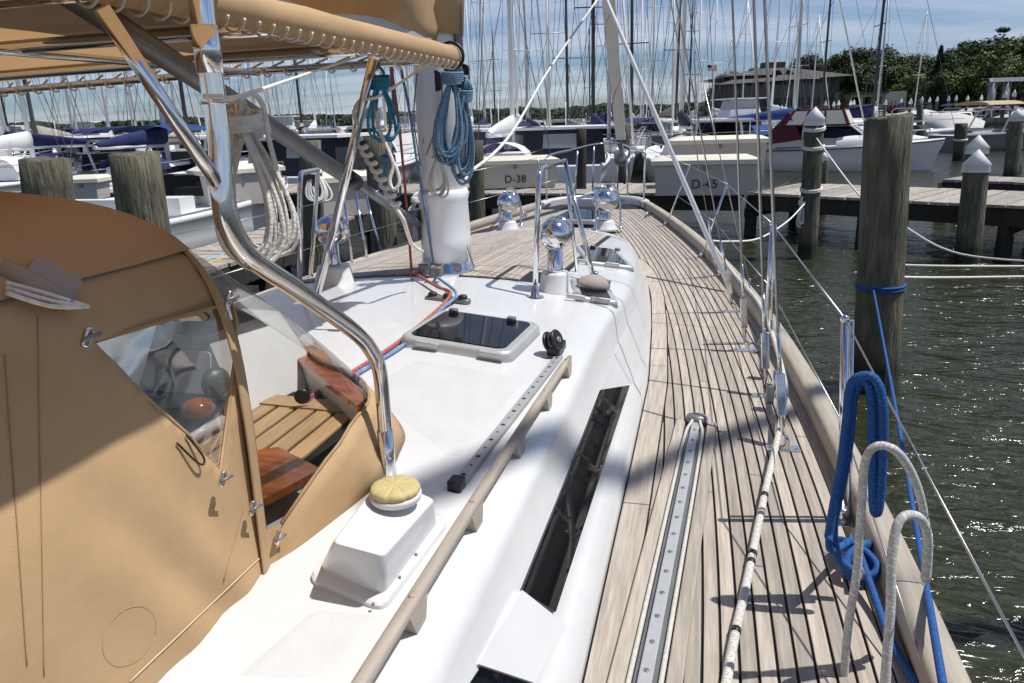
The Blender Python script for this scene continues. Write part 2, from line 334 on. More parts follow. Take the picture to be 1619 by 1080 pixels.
# deck base (dark caulk under planks) whole width, forms the seams
m = MB(); ys2 = [-2.4+.25*i for i in range(60) if -2.4+.25*i < YE+.6]
for a, b in zip(ys2, ys2[1:]):
    sa = 1 if a <= YE else 1-.6*(a-YE); sb = 1 if b <= YE else 1-.6*(b-YE)
    xa, xb = (xr(a)-XC)*sa, (xr(b)-XC)*sb
    m.add([(XC-xa, a, dz(a)-.004), (XC+xa, a, dz(a)-.004), (XC+xb, b, dz(b)-.004), (XC-xb, b, dz(b)-.004)], [(0, 1, 2, 3)])
deck = part(m, 'side_deck', rubber)
PW = .0445
def plank_strip(pts_l, pts_r, zf, th=.005):
    m = MB(); n = len(pts_l); vs = []
    for (a, b) in zip(pts_l, pts_r):
        za, zb = zf(*a), zf(*b)
        vs += [(a[0], a[1], za-.003), (a[0], a[1], za+th-.001), (a[0]+.0012, a[1], za+th), (b[0]-.0012, b[1], zb+th), (b[0], b[1], zb+th-.001), (b[0], b[1], zb-.003)]
    fs = []
    for i in range(n-1):
        for j in range(5): fs.append((i*6+j, i*6+j+1, i*6+j+7, i*6+j+6))
    fs += [(5, 4, 3, 2, 1, 0), tuple((n-1)*6+j for j in range(6))]
    return m.add(vs, fs)
dzf = lambda x, y: dz(y)
random.seed(3)
for sd in (1, -1):
    k = 0
    while k < 40:
        off0, off1 = .075+k*PW, .075+(k+1)*PW-.0075
        # find y-range where strip is outside the margin plank
        y = -1.2 if sd == 1 else 2.4; seg = []; run = []
        mg = .10 if sd == 1 else .06
        while y < YE-.02:
            xo, xi = xr(y)-off0, xr(y)-off1
            lim = XC+(half(y)+mg if y < YF else -5)
            if XC+.025 > xi: ok = False
            else: ok = xo > lim+.003
            if ok: run.append((y, max(xi, lim), xo))
            elif run: seg.append(run); run = []
            y += .055
        if run: seg.append(run)
        if not seg: break
        for run in seg:
            nb = 34+(k*7) % 17 if sd == 1 else 60; i = 0; first = (k*11) % 29+9
            cuts = [0]+list(range(first, len(run)-1, nb))+[len(run)-1]
            for c0, c1 in zip(cuts, cuts[1:]):
                if c1-c0 < 1: continue
                seg_ = run[c0:c1+1]
                g = .0022
                ys_ = [q[0] for q in seg_]; ys_[0] += g; ys_[-1] -= g
                if sd == 1: L = [(q[1], yy) for q, yy in zip(seg_, ys_)]; Rr = [(q[2], yy) for q, yy in zip(seg_, ys_)]
                else: L = [(2*XC-q[2], yy) for q, yy in zip(seg_, ys_)]; Rr = [(2*XC-q[1], yy) for q, yy in zip(seg_, ys_)]
                part(plank_strip(L, Rr, dzf), 'plank', teak, deck)
        k += 1
# margin planks along the cabin foot (starboard two pieces wide) and covering board
def strip_between(f0, f1, y0, y1, name='margin_plank', m_=teak, step=.16, parent=deck, zf=dzf, th=.005):
    n = max(2, int((y1-y0)/step)); yy = [y0+(y1-y0)*i/n for i in range(n+1)]
    return part(plank_strip([(f0(y), y) for y in yy], [(f1(y), y) for y in yy], zf, th), name, m_, parent)
for a, b in ((-1.2, .9), (.905, 2.35), (2.355, 3.85), (3.855, 5.5), (5.505, 7.0)):
    strip_between(lambda y: XC+half(y)+.006, lambda y: XC+half(y)+.094, a, b)
for a, b in ((2.4, 4.8), (4.805, 7.0)):
    strip_between(lambda y: 2*XC-(XC+half(y)+.054), lambda y: 2*XC-(XC+half(y)+.006), a, b)
for a, b in ((-1.2, 1.2), (1.205, 3.6), (3.605, 6.0), (6.005, 8.4), (8.405, YE-.03)):
    strip_between(lambda y: xr(y)-.069, lambda y: xr(y)-.010, a, b, 'covering_board')
    if b > 3.7: strip_between(lambda y: 2*XC-xr(y)+.010, lambda y: 2*XC-xr(y)+.069, a, b, 'covering_board')
# toe rail caps
def railcap(sd, y0, y1, lab=None):
    prof = [(-.030, .0), (-.034, .05), (-.031, .086), (-.018, .096), (.0, .098), (.035, .097), (.052, .09), (.058, .065), (.058, .03)]
    n = max(2, int((y1-y0)/.18)); rg = []
    for i in range(n+1):
        y = y0+(y1-y0)*i/n; x = xr(y); nx = 1.0
        rg.append([(XC+sd*(x-XC+a), y, dz(y)+b) for a, b in (prof if sd == 1 else prof)])
    m = MB().rings(rg); return part(m, 'cap_rail', teakr)
for a, b in ((-1.4, 1.9), (1.904, 4.3), (4.304, 6.6), (6.604, YE)):
    railcap(1, a, b)
    if b > 4.2: railcap(-1, max(a, 2.6), b)
m = MB()
for sd in (1, -1):
    rg = []
    for k in [0, .2, .45, .7, .9, 1]:
        s_ = math.sqrt(max(1-k*k*.98, .01)); x = (xr(YE)-XC)*s_; y = YE+k*.75
        rg.append([(XC+sd*(x+a), y, dz(YE)+.02*k+b) for a, b in ((-.06, .02), (-.06, .09), (.04, .09), (.05, .02))])
    m.rings(rg)
part(m, 'bow_rail', gel)
# stem / bow deck
m = MB(); 
m.hexa([(XC-.28, YE+.2, 1.42), (XC+.28, YE+.2, 1.42), (XC+.10, YE+1.0, 1.42), (XC-.10, YE+1.0, 1.42)], [(XC-.28, YE+.2, 1.56), (XC+.28, YE+.2, 1.56), (XC+.10, YE+1.05, 1.6), (XC-.10, YE+1.05, 1.6)])
part(m, 'bow_platform', gel)
# cabin trunk -------------------------------------------------------------
def section(y):
    w = half(y); z0 = dz(y); h = hcab(y)
    def rec(y):    # recess amount 0..1
        return 1.0 if .2 < y < 3.22 else 0.0
    r = rec(y)
    wide = [(0, 0), (-.008, .07), (-.045, .115), (-.06, .13), (-.062, .135), (-.133, .27), (-.128, .276), (-.134, .284), (-.155, .385), (-.165, .407), (-.19, .42)]
    smooth = [(0, 0), (-.008, .075), (-.03, .12), (-.04, .15), (-.05, .19), (-.06, .23), (-.07, .27), (-.078, .30), (-.098, .365), (-.12, .395), (-.17, .42)]
    ru = 1.0 if .1 < y <= 3.225 else max(0, 1-(y-3.225)/1.1) if y > 3 else 0
    ru = ru*ru*(3-2*ru)
    q = [[a*ru+c*(1-ru), b*ru+d*(1-ru)] for (a, b), (c, d) in zip(wide, smooth)]
    for i_, fr in ((3, .08), (4, .12), (5, .90), (6, .95)):      # side skin closed where there is no window recess
        lx, lz = q[2][0]+(q[7][0]-q[2][0])*fr, q[2][1]+(q[7][1]-q[2][1])*fr; bul = math.sin(fr*math.pi)*.012
        q[i_] = [q[i_][0]*r+(lx+bul)*(1-r), q[i_][1]*r+lz*(1-r)]
    P = [(w+a if w > .35 else w*(1+a), z0+b/.42*h) for a, b in q]
    e = P[-1]; wt = e[0]
    for u in (.88, .72, .55, .38, .2, 0):
        x = wt*u; P.append((x, ctop(XC+x, y) if True else 0))
    # blend the edge into the camber
    P[10] = (P[10][0], ctop(XC+P[10][0], y)); P[9] = (P[9][0], .5*P[9][1]+.5*(P[10][1]-.012))
    return P
ysec = [-1.5, -.5, .15, .199, .201, .5, 1, 1.5, 2, 2.5, 3.0, 3.18, 3.215, 3.225, 3.4, 3.55, 3.7, 4.1, 4.6, 5.1, 5.6, 5.9, 6.2, 6.5, 6.7, 6.9, 7.05, 7.15, 7.25, 7.31, 7.345]
rg = []
for y in ysec:
    P = section(y); rg.append([(XC+a, y, b) for a, b in P]+[(XC-a, y, b) for a, b in P[-2::-1]])
m = MB().rings(rg, closed=False, cap=False)
n = len(rg[0]); m.add(rg[-1], [tuple(range(n))])
cabin = part(m, 'cabin', gel)
bpy.context.view_layer.objects.active = cabin
# crisp creases: edge split by angle
def autosmooth(o, ang=38):
    md = o.modifiers.new('split', 'EDGE_SPLIT'); md.split_angle = R(ang)
autosmooth(cabin)
# window divider panel and glass
pn0 = Vector((XC+half(1.6)-.045, 1.6, dz(1.6)+.12)); pn1 = Vector((XC+half(1.6)-.132, 1.6, dz(1.6)+.27))
vv = (pn1-pn0).normalized(); nn = Vector((0, 1, 0)).cross(vv).normalized()
if nn.x < 0: nn = -nn
def win(px, off, name, m_, th=.012):
    q = [Up(a, b, pn0+nn*off, nn) for a, b in px]
    mb = MB(); b_ = [p-nn*th for p in q]
    mb.add(b_+q, [(3, 2, 1, 0), (4, 5, 6, 7), (0, 1, 5, 4), (1, 2, 6, 5), (2, 3, 7, 6), (3, 0, 4, 7)])
    return part(mb, name, m_)
g1 = win([(879, 967), (996, 609), (951, 616), (826, 934)], .014, 'cabin_window', blackg)
g2 = win([(800, 1220), (846, 1073), (769, 1043), (640, 1225)], .014, 'cabin_window', blackg)
win([(846, 1080), (898, 990), (826, 933), (757, 1050)], .020, 'window_divider', gel, .02)
# hatch joints across the cabin side: thin dark seam lines
def seam(pts, r=.0022, name='seam', m_=black): return part(MB().tube(crom(pts, 4), r, 5), name, m_, cabin)
# nonskid panel pads on the cabin top
nonskid = mat('nonskid', (.535, .545, .55), .6, var=.05, vscale=9, bump=.5, bscale=260, bdist=.0015)
def pad(px, off=.002, th=.003):
    P = [Us(a, b, ctop) for a, b in px]; c = sum(P, Vector())/4
    nx = 10; vs = []
    for i in range(nx+1):
        for j in range(nx+1):
            u, v = i/nx, j/nx
            p = (P[0]*(1-u)+P[1]*u)*(1-v)+(P[3]*(1-u)+P[2]*u)*v; vs.append((p.x, p.y, ctop(p.x, p.y)+(.0012 if 0 < i < nx and 0 < j < nx else -.002)))
    fs = [(i*(nx+1)+j, (i+1)*(nx+1)+j, (i+1)*(nx+1)+j+1, i*(nx+1)+j+1) for i in range(nx) for j in range(nx)]
    return part(MB().add(vs, fs, True), 'nonskid_panel', nonskid, cabin)
pad([(560, 612), (655, 566), (850, 598), (716, 748)])
pad([(360, 1075), (495, 960), (610, 968), (520, 1080)])
pad([(500, 520), (610, 500), (660, 520), (545, 585)])
# cabin top teak (around the mast)
random.seed(5)
tdeck_m = MB(); tp = []
m = MB(); ya, yb = 3.78, 6.35
nx = 24
for i in range(nx):
    for j in range(12):
        x0, x1 = XC-.98+.0+i*(1.62/nx), XC-.98+(i+1)*(1.62/nx); y0, y1 = ya+j*(yb-ya)/12, ya+(j+1)*(yb-ya)/12
        m.add([(x0, y0, ctop(x0, y0)+.001), (x1, y0, ctop(x1, y0)+.001), (x1, y1, ctop(x1, y1)+.001), (x0, y1, ctop(x0, y1)+.001)], [(0, 1, 2, 3)])
tpd = part(m, 'cabin_top_deck', rubber)
x = XC-.97; k = 0
tz = lambda x, y: ctop(x, y)+.004
while x < XC+.60:
    y0 = ya+.01+(.0 if x < XC+.45 else 0); y1 = yb-.02
    if x > XC+.42: y0 = 4.05
    cut = 4.2+((k*37) % 19)/10
    w = .034
    for a, b in ((y0, cut-.002), (cut+.002, y1)):
        if b-a > .1:
            n_ = max(2, int((b-a)/.3)); yy = [a+(b-a)*i/n_ for i in range(n_+1)]
            part(plank_strip([(x, q) for q in yy], [(x+w, q) for q in yy], tz), 'plank', teak, tpd)
    x += .0395; k += 1
# foredeck planks lie in the side deck strips already; king plank:
strip_between(lambda y: XC-.055, lambda y: XC+.055, 7.4, YE-.3, 'king_plank')
# ---------------------------------------------------------------- deck gear on the cabin top
def frame_on(px):   # 4 corners near-left, far-left, far-right, near-right
    P = [Us(a, b, ctop) for a, b in px]; c = sum(P, Vector())/4
    u = ((P[3]-P[0])+(P[2]-P[1]))/2; v = ((P[1]-P[0])+(P[2]-P[3]))/2
    return P, c, u, v
def hatch(px, h=.055, lab=None, r=.05, split=False):
    P, c, u, v = frame_on(px); w, d = u.length, v.length
    fr = part(MB().slab(c-Vector((0, 0, .01)), u, v, w*1.0, d, h, r, .012, 6, .012), 'deck_hatch', alu, label=lab)
    n_ = u.normalized().cross(v.normalized()).normalized()
    if n_.z < 0: n_ = -n_
    part(MB().slab(c+n_*(h-.016), u, v, w-.075, d-.075, .010, r*.7, .003, 6), 'hatch_glass', blackg, fr)
    for s_ in (-.28, .28):
        part(MB().slab(c+n_*(h-.008)+v*.36+u*s_, u, v, .035, .03, .02, .006, .003, 3), 'hatch_catch', galv, fr)
        part(MB().slab(c+n_*(h*.35)-v*.5+u*s_, u, v, .09, .022, .02, .005, .003, 3), 'hinge', alu, fr)
    return fr, c, u, v, n_
hatch([(636, 548), (688, 500), (848, 522), (818, 580)], .05, 'large dark glass hatch between the mast and the dodger')
f2, c2, u2, v2, n2_ = hatch([(892, 474), (912, 447), (972, 454), (966, 483)], .035, 'small hatch with a wooden ventilator knob on top', .03)
o = MB().lathe(c2+n2_*.022+v2*.05, [(.001, -.002), (.085, 0), (.095, .02), (.08, .045), (.045, .065), (.001, .07)], 20, n2_, 1, .8); part(o, 'ventilator', greyfab, f2)
hatch([(908, 416), (922, 394), (992, 401), (983, 426)], .035, 'small dark hatch beside the cabin side', .03)
hatch([(872, 352), (893, 336), (962, 338), (948, 354)], .05, 'forward hatch just before the bow', .03)
# dorade boxes with chrome cowls
def cowl(px, py, wpx, ball, lab=None, sc=1.0):
    c = Us(px, py, ctop); D = (c-CAM).dot(cf); s_ = wpx/2*D/F_
    b = part(MB().lathe(c-Vector((0, 0, .02)), [(s_*1.12, 0), (s_*1.12, .02), (s_*1.0, .03), (s_*.84, .075*sc+.03), (s_*.78, .085*sc+.035), (.001, .085*sc+.036)], 24), 'dorade_base', gel, label=lab)
    zt = .085*sc+.016; rb_ = ball/2*D/F_; up = Vector((0, 0, 1))
    m = MB().lathe(c+up*zt, [(rb_*.50, 0), (rb_*.52, .012), (rb_*.49, .02), (rb_*.50, .17*sc)], 20); nk = part(m, 'cowl', chrome, b)
    m = MB(); bc = c+up*(zt+.13*sc+rb_*.72)
    m.sphere(bc, rb_, 32); part(m, 'cowl_dome', chrome, b)
    # mouth facing the bow
    m = MB().lathe(bc+Vector((.0, rb_*.55, 0)), [(rb_*.80, 0), (rb_*1.02, .12*rb_), (rb_*1.04, .30*rb_), (rb_*.98, .30*rb_), (rb_*.8, .0)], 20, Vector((0, 1, 0))); part(m, 'cowl_lip', chrome, b)
    return c, bc
cowl(878, 460, 52, 50, 'big polished cowl vent on its white base, nearest the camera')
cowl(530, 448, 62, 46, 'polished cowl vent at the port side of the cabin, behind the guard rail')
cowl(803, 362, 32, 32, 'small polished cowl vent, forward on the port side', .85)
cowl(956, 361, 36, 38, 'small polished cowl vent, forward on the starboard side', .85)
def guard(pts, r=.0125, flanges=(), lab=None, m_=chrome, n=8, name='guard_rail'):
    o = part(MB().tube(crom(pts, n), r, 12), name, m_, label=lab)
    for p in flanges:
        p = Vector(p); part(MB().lathe(p-Vector((0, 0, .004)), [(.04, 0), (.04, .006), (.022, .012), (.018, .03), (.012, .034)], 16), 'foot_flange', m_, o)
    return o
def bend(a, b, c, r):      # rounded corner points at b
    a, b, c = map(Vector, (a, b, c)); d1 = (a-b).normalized(); d2 = (c-b).normalized(); out = []
    p0, p1 = b+d1*r, b+d2*r
    for i in range(7):
        t = i/6; out.append(p0*(1-t)**2+b*2*t*(1-t)+p1*t*t)
    return out
# starboard mast guard (two bent tubes joined at the top)
A1 = Us(846, 470, ctop); T1 = Ud(852, 268, (A1-CAM).dot(cf)*1.0); 
B1 = Us(940, 446, ctop); C1 = Us(905, 437, ctop) if False else Us(908, 433, ctop)
T2 = Ud(893, 254, (B1-CAM).dot(cf)*1.02)
pp = [A1]+bend(A1, T1, T2, .07)+[T2]
part(MB().tube(pp, .0135, 12), 'guard_rail', chrome, label='tall inverted U of stainless tube beside the nearest cowl')
g = part(MB().tube([T2]+[B1], .0135, 12), 'guard_rail', chrome)
part(MB().tube([T2+Vector((0, .02, -.03)), Us(912, 430, ctop)], .011, 12), 'guard_rail', chrome)
for p in (A1, B1): part(MB().lathe(p-Vector((0, 0, .004)), [(.045, 0), (.045, .006), (.022, .012), (.019, .06), (.0135, .064)], 16), 'foot_flange', chrome, g)
# port guard
A2 = Us(474, 462, ctop); B2 = Us(491, 440, ctop); T3 = Ud(474, 274, (A2-CAM).dot(cf)*1.0); T4 = Ud(503, 268, (B2-CAM).dot(cf)*1.0)
part(MB().tube([A2]+bend(A2, T3, T4, .08)+bend(T3, T4, B2, .03)+[B2], .0135, 12), 'guard_rail', chrome, label='tall stainless guard rail on the port side of the cabin')
for a, b in (((562, 305), (583, 424)), ((578, 308), (604, 404)), ((602, 330), (560, 250))):
    if b[1] > 260:
        q = Us(b[0], b[1], surf); part(MB().tube([q, Ud(a[0], a[1], (q-CAM).dot(cf))], .012, 10), 'guard_rail', chrome)
# arches over the small cowls
for (x1, y1), (x2, y2), top in (((790, 364), (824, 356), 298), ((942, 366), (981, 360), 291)):
    a = Us(x1, y1, ctop); b = Us(x2, y2, ctop); D1 = (a-CAM).dot(cf); D2 = (b-CAM).dot(cf)
    P = [a, Ud(x1+1, top+26, D1), Ud(x1+8, top+6, D1), Ud((x1+x2)/2, top, (D1+D2)/2), Ud(x2-8, top+6, D2), Ud(x2-1, top+28, D2), b]
    guard(P, .011, (a, b))
# handrail of weathered teak
hp = [Us(a, b, ctop) for a, b in ((560, 1146), (640, 1012), (735, 852), (800, 748), (855, 655), (903, 582))]
hx = [p.x for p in hp]; hy = [p.y for p in hp]; hf = np.polyfit(hy, hx, 2)
HX = lambda y: float(np.polyval(hf, y))
y0, y1 = -.1, hp[-1].y-.02
rg = []
for i in range(30):
    y = y0+(y1-y0)*i/29; z = ctop(HX(y), y)+.047; k = .6 if i in (0, 29) else 1
    rg.append([(HX(y)+.0130*k*math.copysign(abs(math.cos(t))**.6, math.cos(t)), y, z+.012*k*math.copysign(abs(math.sin(t))**.6, math.sin(t))) for t in [2*math.pi*j/12 for j in range(12)]])
hr = part(MB().rings(rg), 'handrail', teakr)
fy = [Us(a, b, ctop).y for a, b in ((683, 995), (778, 838), (838, 722), (882, 648), (908, 596))]
fy = [fy[0]-.34]+fy
for y in fy:
    x = HX(y); z = ctop(x, y)-.003
    m = MB(); a = .042; t = .022
    m.hexa([(x-.015, y-t, z), (x+.015, y-t, z), (x+.015, y+t, z), (x-.015, y+t, z)], [(x-.013, y-a, z+.045), (x+.013, y-a, z+.045), (x+.013, y+a, z+.045), (x-.013, y+a, z+.045)])
    part(m, 'handrail_foot', teakr, hr)
    part(MB().lathe((x, y, z+.060), [(.006, 0), (.006, .0035), (.001, .004)], 10), 'plug', teak, hr)
# slider track, end stop, turning block
ta = Us(722, 772, ctop); tb = Us(884, 566, ctop); td = (tb-ta).normalized()
tx = Vector((td.y, -td.x, 0)).normalized()
L_ = (tb-ta).length
trk = part(MB().slab((ta+tb)/2, td, -tx, L_, .030, .013, .002, .002, 2), 'sheet_track', alu)
for i in range(19):
    c = ta+td*(.05+i*(L_-.09)/18)+Vector((0, 0, .0132)); big = i % 2 == 0
    part(MB().lathe(c, [(.0065 if big else .0035, 0), (.0065 if big else .0035, .0007), (.001, .0008)], 10), 'track_hole', black, trk)
part(MB().slab(ta, td, -tx, .045, .036, .026, .008, .004, 3), 'track_stop', black, trk)
bb = Us(880, 560, ctop); car = part(MB().slab(bb+Vector((0, 0, .012)), td, -tx, .12, .05, .03, .01, .004, 3), 'turning_block', black)
def disc(c, r, w, ax, m_, nm, par): 
    return part(MB().lathe(Vector(c)-ax*w/2, [(r*.9, 0), (r, .004), (r, w-.004), (r*.9, w)], 22, ax), nm, m_, par)
ax = Vector((.9, -.25, .35)).normalized(); bc = Ud(868, 541, (bb-CAM).dot(cf)-.03)
disc(bc, .041, .012, ax, black, 'cheek', car); disc(bc+ax*.019, .036, .018, ax, mat('sheave', (.05, .05, .055), .3), 'sheave', car); disc(bc+ax*.036, .041, .01, ax, black, 'cheek', car); disc(bc+ax*.044, .012, .008, ax, galv, 'pin', car)
part(MB().tube([bc-Vector((0, 0, .02)), bb+Vector((.0, .01, .04))], .022, 10), 'swivel', black, car)
# winch-style white box with yellow puckered cap
boxp = [Us(a, b, ctop) for a, b in ((486, 922), (607, 970), (712, 828), (600, 764))]
D_ = lambda p: (p-CAM).dot(cf)
tp_ = [Ud(a, b, D_(q)-dd) for (a, b), q, dd in zip(((531, 857), (602, 866), (685, 792), (590, 758)), boxp, (.03, .05, .045, .02))]
cz_ = sum(p.z for p in tp_)/4
tp_ = []
for (a, b), zt in zip(((524, 858), (607, 880), (688, 789), (606, 752)), (boxp[0].z+.115, boxp[1].z+.115, boxp[2].z+.115, boxp[3].z+.115)): tp_.append(Uz(a, b, zt))
bm_ = MB()
def rquad(P, k, zo=0, n=5):    # rounded corner quad ring
    o = []; c = sum(P, Vector())/4
    for i in range(4):
        a, b, d = P[(i-1) % 4], P[i], P[(i+1) % 4]; d1 = (a-b).normalized(); d2 = (d-b).normalized(); p0, p1 = b+d1*k, b+d2*k
        for j in range(n+1): t = j/n; q = p0*(1-t)**2+b*2*t*(1-t)+p1*t*t; o.append(q+Vector((0, 0, zo)))
    return o
def inset(P, d):
    c = sum(P, Vector())/4; return [p+(c-p).normalized()*d for p in P]
cz0 = Vector((0, 0, 1))
rr_ = [rquad(boxp, .03, -.012), rquad(boxp, .03, .008), rquad(inset(boxp, .006), .03, .014), rquad(inset(boxp, .026), .03, .017)]
btm = inset([p+cz0*0 for p in boxp], .028)
rr_ += [rquad(btm, .022, .019), rquad([a*.04+b*.96 for a, b in zip(btm, tp_)], .014), rquad([a*.01+b*.99 for a, b in zip(inset(btm, .002), inset(tp_, .002))], .014), rquad(inset(tp_, .007), .014, .001)]
vb = part(bm_.rings(rr_), 'vent_box', gel, label='moulded white box with a yellow puckered cap at the foot of the steel arch'); autosmooth(vb, 40)
capc = Us(626, 786, lambda x, y: boxp[0].z+.118)
m = MB(); rg = []
for r_, z_ in ((.050, -.002), (.0515, .004), (.0515, .010), (.046, .012)):
    rg.append([capc+Vector((r_*math.cos(t), r_*math.sin(t), z_)) for t in [2*math.pi*j/36 for j in range(36)]])
part(m.rings(rg), 'deck_ring', gel, vb)
m = MB(); rg = []
for r_, z_ in ((.040, .008), (.0475, .012), (.050, .017), (.0495, .022), (.046, .026), (.036, .0285), (.02, .0295), (.001, .030)):
    rg.append([capc+Vector(((r_-.0012*abs(math.cos(t*4.5))**14)*math.cos(t), (r_-.0012*abs(math.cos(t*4.5))**14)*math.sin(t), z_-.0016*abs(math.cos(t*4.5+r_*14))**18*min(1, r_/.02))) for t in [2*math.pi*j/144 for j in range(144)]])
part(m.rings(rg), 'yellow_cap', yellow, vb)
for a, b in ((658, 876), (632, 912), (505, 917), (590, 955), (640, 873)):
    q = Up(a, b, boxp[1]+cz0*.019, cz0); part(MB().lathe(q, [(.003, -.002), (.003, .0015), (.001, .002)], 8), 'screw', galv, vb)
# steel arch leg of the awning frame
AX = -.72; arch = [Ux(a, b, AX) for a, b in ((615, 757), (606, 640), (600, 585), (588, 556), (560, 524), (470, 458), (420, 425), (385, 398), (362, 360), (352, 315), (345, 205), (322, 40), (316, -20))]
al = part(MB().tube(crom(arch, 5), .0175, 14), 'arch_leg', chrome, label='bent stainless tube leg of the awning frame')
part(MB().tube([arch[0]+Vector((0, 0, .13)), arch[0]-Vector((0, 0, .01))], .0195, 14), 'sleeve', chrome, al)
part(MB().tube([arch[-3].lerp(arch[-2], .25), arch[-3].lerp(arch[-2], .28)], .0195, 14), 'collar', chrome, al)
part(MB().tube([arch[-3].lerp(arch[-2], .55), arch[-2]], .0195, 14), 'collar', chrome, al)
br = part(MB().tube([Ux(345, 290, AX), Ux(280, 195, AX-.02), Ux(160, 12, AX-.05)], .011, 12), 'arch_brace', chrome)
pf_ = Us(500, 474, ctop); part(MB().tube([pf_, Ud(545, 290, 2.95), Ud(590, 92, 2.72)], .0165, 12), 'awning_post', chrome, label='leaning stainless post between the arch and the mast')
# toe: mast, boot, collar
MP = Us(699, 430, ctop); MP = Vector((XC+.01, MP.y, ctop(XC, MP.y)))
def oval(c, a, b, z, n=28): return [Vector((c.x+a*math.cos(2*math.pi*i/n), c.y+b*math.sin(2*math.pi*i/n), z)) for i in range(n)]
z0 = MP.z
mast = part(MB().rings([oval(MP, .116, .148, z0), oval(MP, .116, .148, 3.0), oval(MP, .116, .148, 19)]), 'mast', mastw)
part(MB().rings([oval(MP, .15, .19, z0-.01), oval(MP, .15, .19, z0+.03), oval(MP, .142, .182, z0+.036), oval(MP, .138, .178, z0+.07), oval(MP, .128, .158, z0+.085)]), 'mast_collar', chrome, mast)
part(MB().rings([oval(MP, .132, .163, z0+.05), oval(MP, .135, .166, z0+.2), oval(MP, .128, .160, z0+.40), oval(MP, .133, .164, z0+.41), oval(MP, .133, .164, z0+.44), oval(MP, .126, .156, z0+.46)]), 'mast_boot', mastw, mast)
part(MB().tube([MP+Vector((.132, -.02, .55)), MP+Vector((.132, -.02, 17))], .022, 8), 'sail_track', galv, mast)
part(MB().lathe(Uy(676, 223, MP.y-.13), [(.026, -.01), (.026, .004), (.001, .006)], 16, Vector((.1, -1, 0))), 'winch_cap', yellow, mast)
for s_ in ((704, 330), (713, 385), (686, 405)):
    q = Uy(*s_, MP.y-.08); part(MB().lathe(q, [(.03, 0), (.03, .03), (.02, .05)], 14, Vector((.4, -.9, 0)).normalized()), 'mast_fitting', galv, mast)
q = Uy(724, 385, MP.y-.02)
bk = part(MB().slab(q+Vector((.02, -.03, -.06)), Vector((0, 0, 1)), Vector((.3, 1, 0)), .17, .06, .04, .02, .01, 4), 'mast_block', black, mast)
part(MB().tube(crom([q+Vector((.03, -.02, .05)), q+Vector((.06, 0, -.08)), q+Vector((.05, .02, -.24))]), .012, 8), 'shackle', chrome, mast)
for i, (px, py) in enumerate(((672, 440), (690, 446), (722, 437), (734, 428))):
    q = Us(px, py, ctop)+Vector((0, 0, .03)); part(MB().slab(q, Vector((1, .2, 0)), Vector((-.2, 1, 0)), .06, .045, .05, .01, .006, 3), 'mast_base_block', galv, mast)
# boom, vang, gooseneck
bq = Vector((XC+.0, MP.y-.14, 3.0)); bz = 2.98
part(MB().rings([[Vector((XC+.07*math.cos(t), y, bz+.03*(3.5-y)*.3+.11*math.sin(t))) for t in [2*math.pi*j/18 for j in range(18)]] for y in (MP.y-.22, 1.5, -2)]), 'boom', mastfar)
part(MB().slab(Vector((XC, MP.y-.2, bz)), Vector((0, 1, 0)), Vector((0, 0, 1)), .14, .14, .05, .02, .01, 3), 'gooseneck', black)
va, vb_ = Uy(664, 356, MP.y-.1), Ux(215, 60, XC); vb_ = va+(vb_-va)*1.3
vg = part(MB().tube([va.lerp(vb_, .32), vb_], .031, 16), 'rigid_vang', galv); part(MB().tube([va, va.lerp(vb_, .36)], .021, 12), 'vang_rod', galv, vg)
part(MB().tube([va.lerp(vb_, .30), va.lerp(vb_, .335)], .036, 14), 'vang_collar', black, vg)
part(MB().slab(va, Vector((0, 0, 1)), Vector((0, 1, 0)), .16, .09, .05, .01, .006, 3), 'vang_bracket', galv, vg)
# sail cover bag
m = MB(); rg = []
for i in range(34):
    y = MP.y+.02-i*.16; f = min(1, i/8); w = .13+.07*f; zb = bz+.04+.03*f-.02*math.sin(i*.9); zt = 3.98-.012*i; r_ = []; zb = bz-.015-.02*math.sin(i*.9); w = .125+.095*f
    if i == 0: w = .115
    for j in range(26):
        t = 2*math.pi*j/26; n_ = noise.noise(Vector((y*1.5, math.cos(t)*1.2, math.sin(t)*2.2)))*.055+noise.noise(Vector((y*4, math.cos(t)*3, math.sin(t)*4)))*.018
        x = math.copysign(abs(math.cos(t))**.8, math.cos(t))*(w*(1-.4*max(math.sin(t), 0)))+n_; zz_ = (zb+zt)/2+(zt-zb)/2*math.sin(t)
        r_.append(Vector((XC+x, y, zz_)))
    rg.append(r_)
sc_ = part(MB().rings(rg), 'sail_cover', tan); 
part(MB().rings([oval(MP+Vector((0, .0, 0)), .145, .175, 3.02), oval(MP, .165, .19, 3.3), oval(MP, .17, .20, 3.8), oval(MP, .165, .19, 4.3)]), 'cover_collar', tan, sc_)
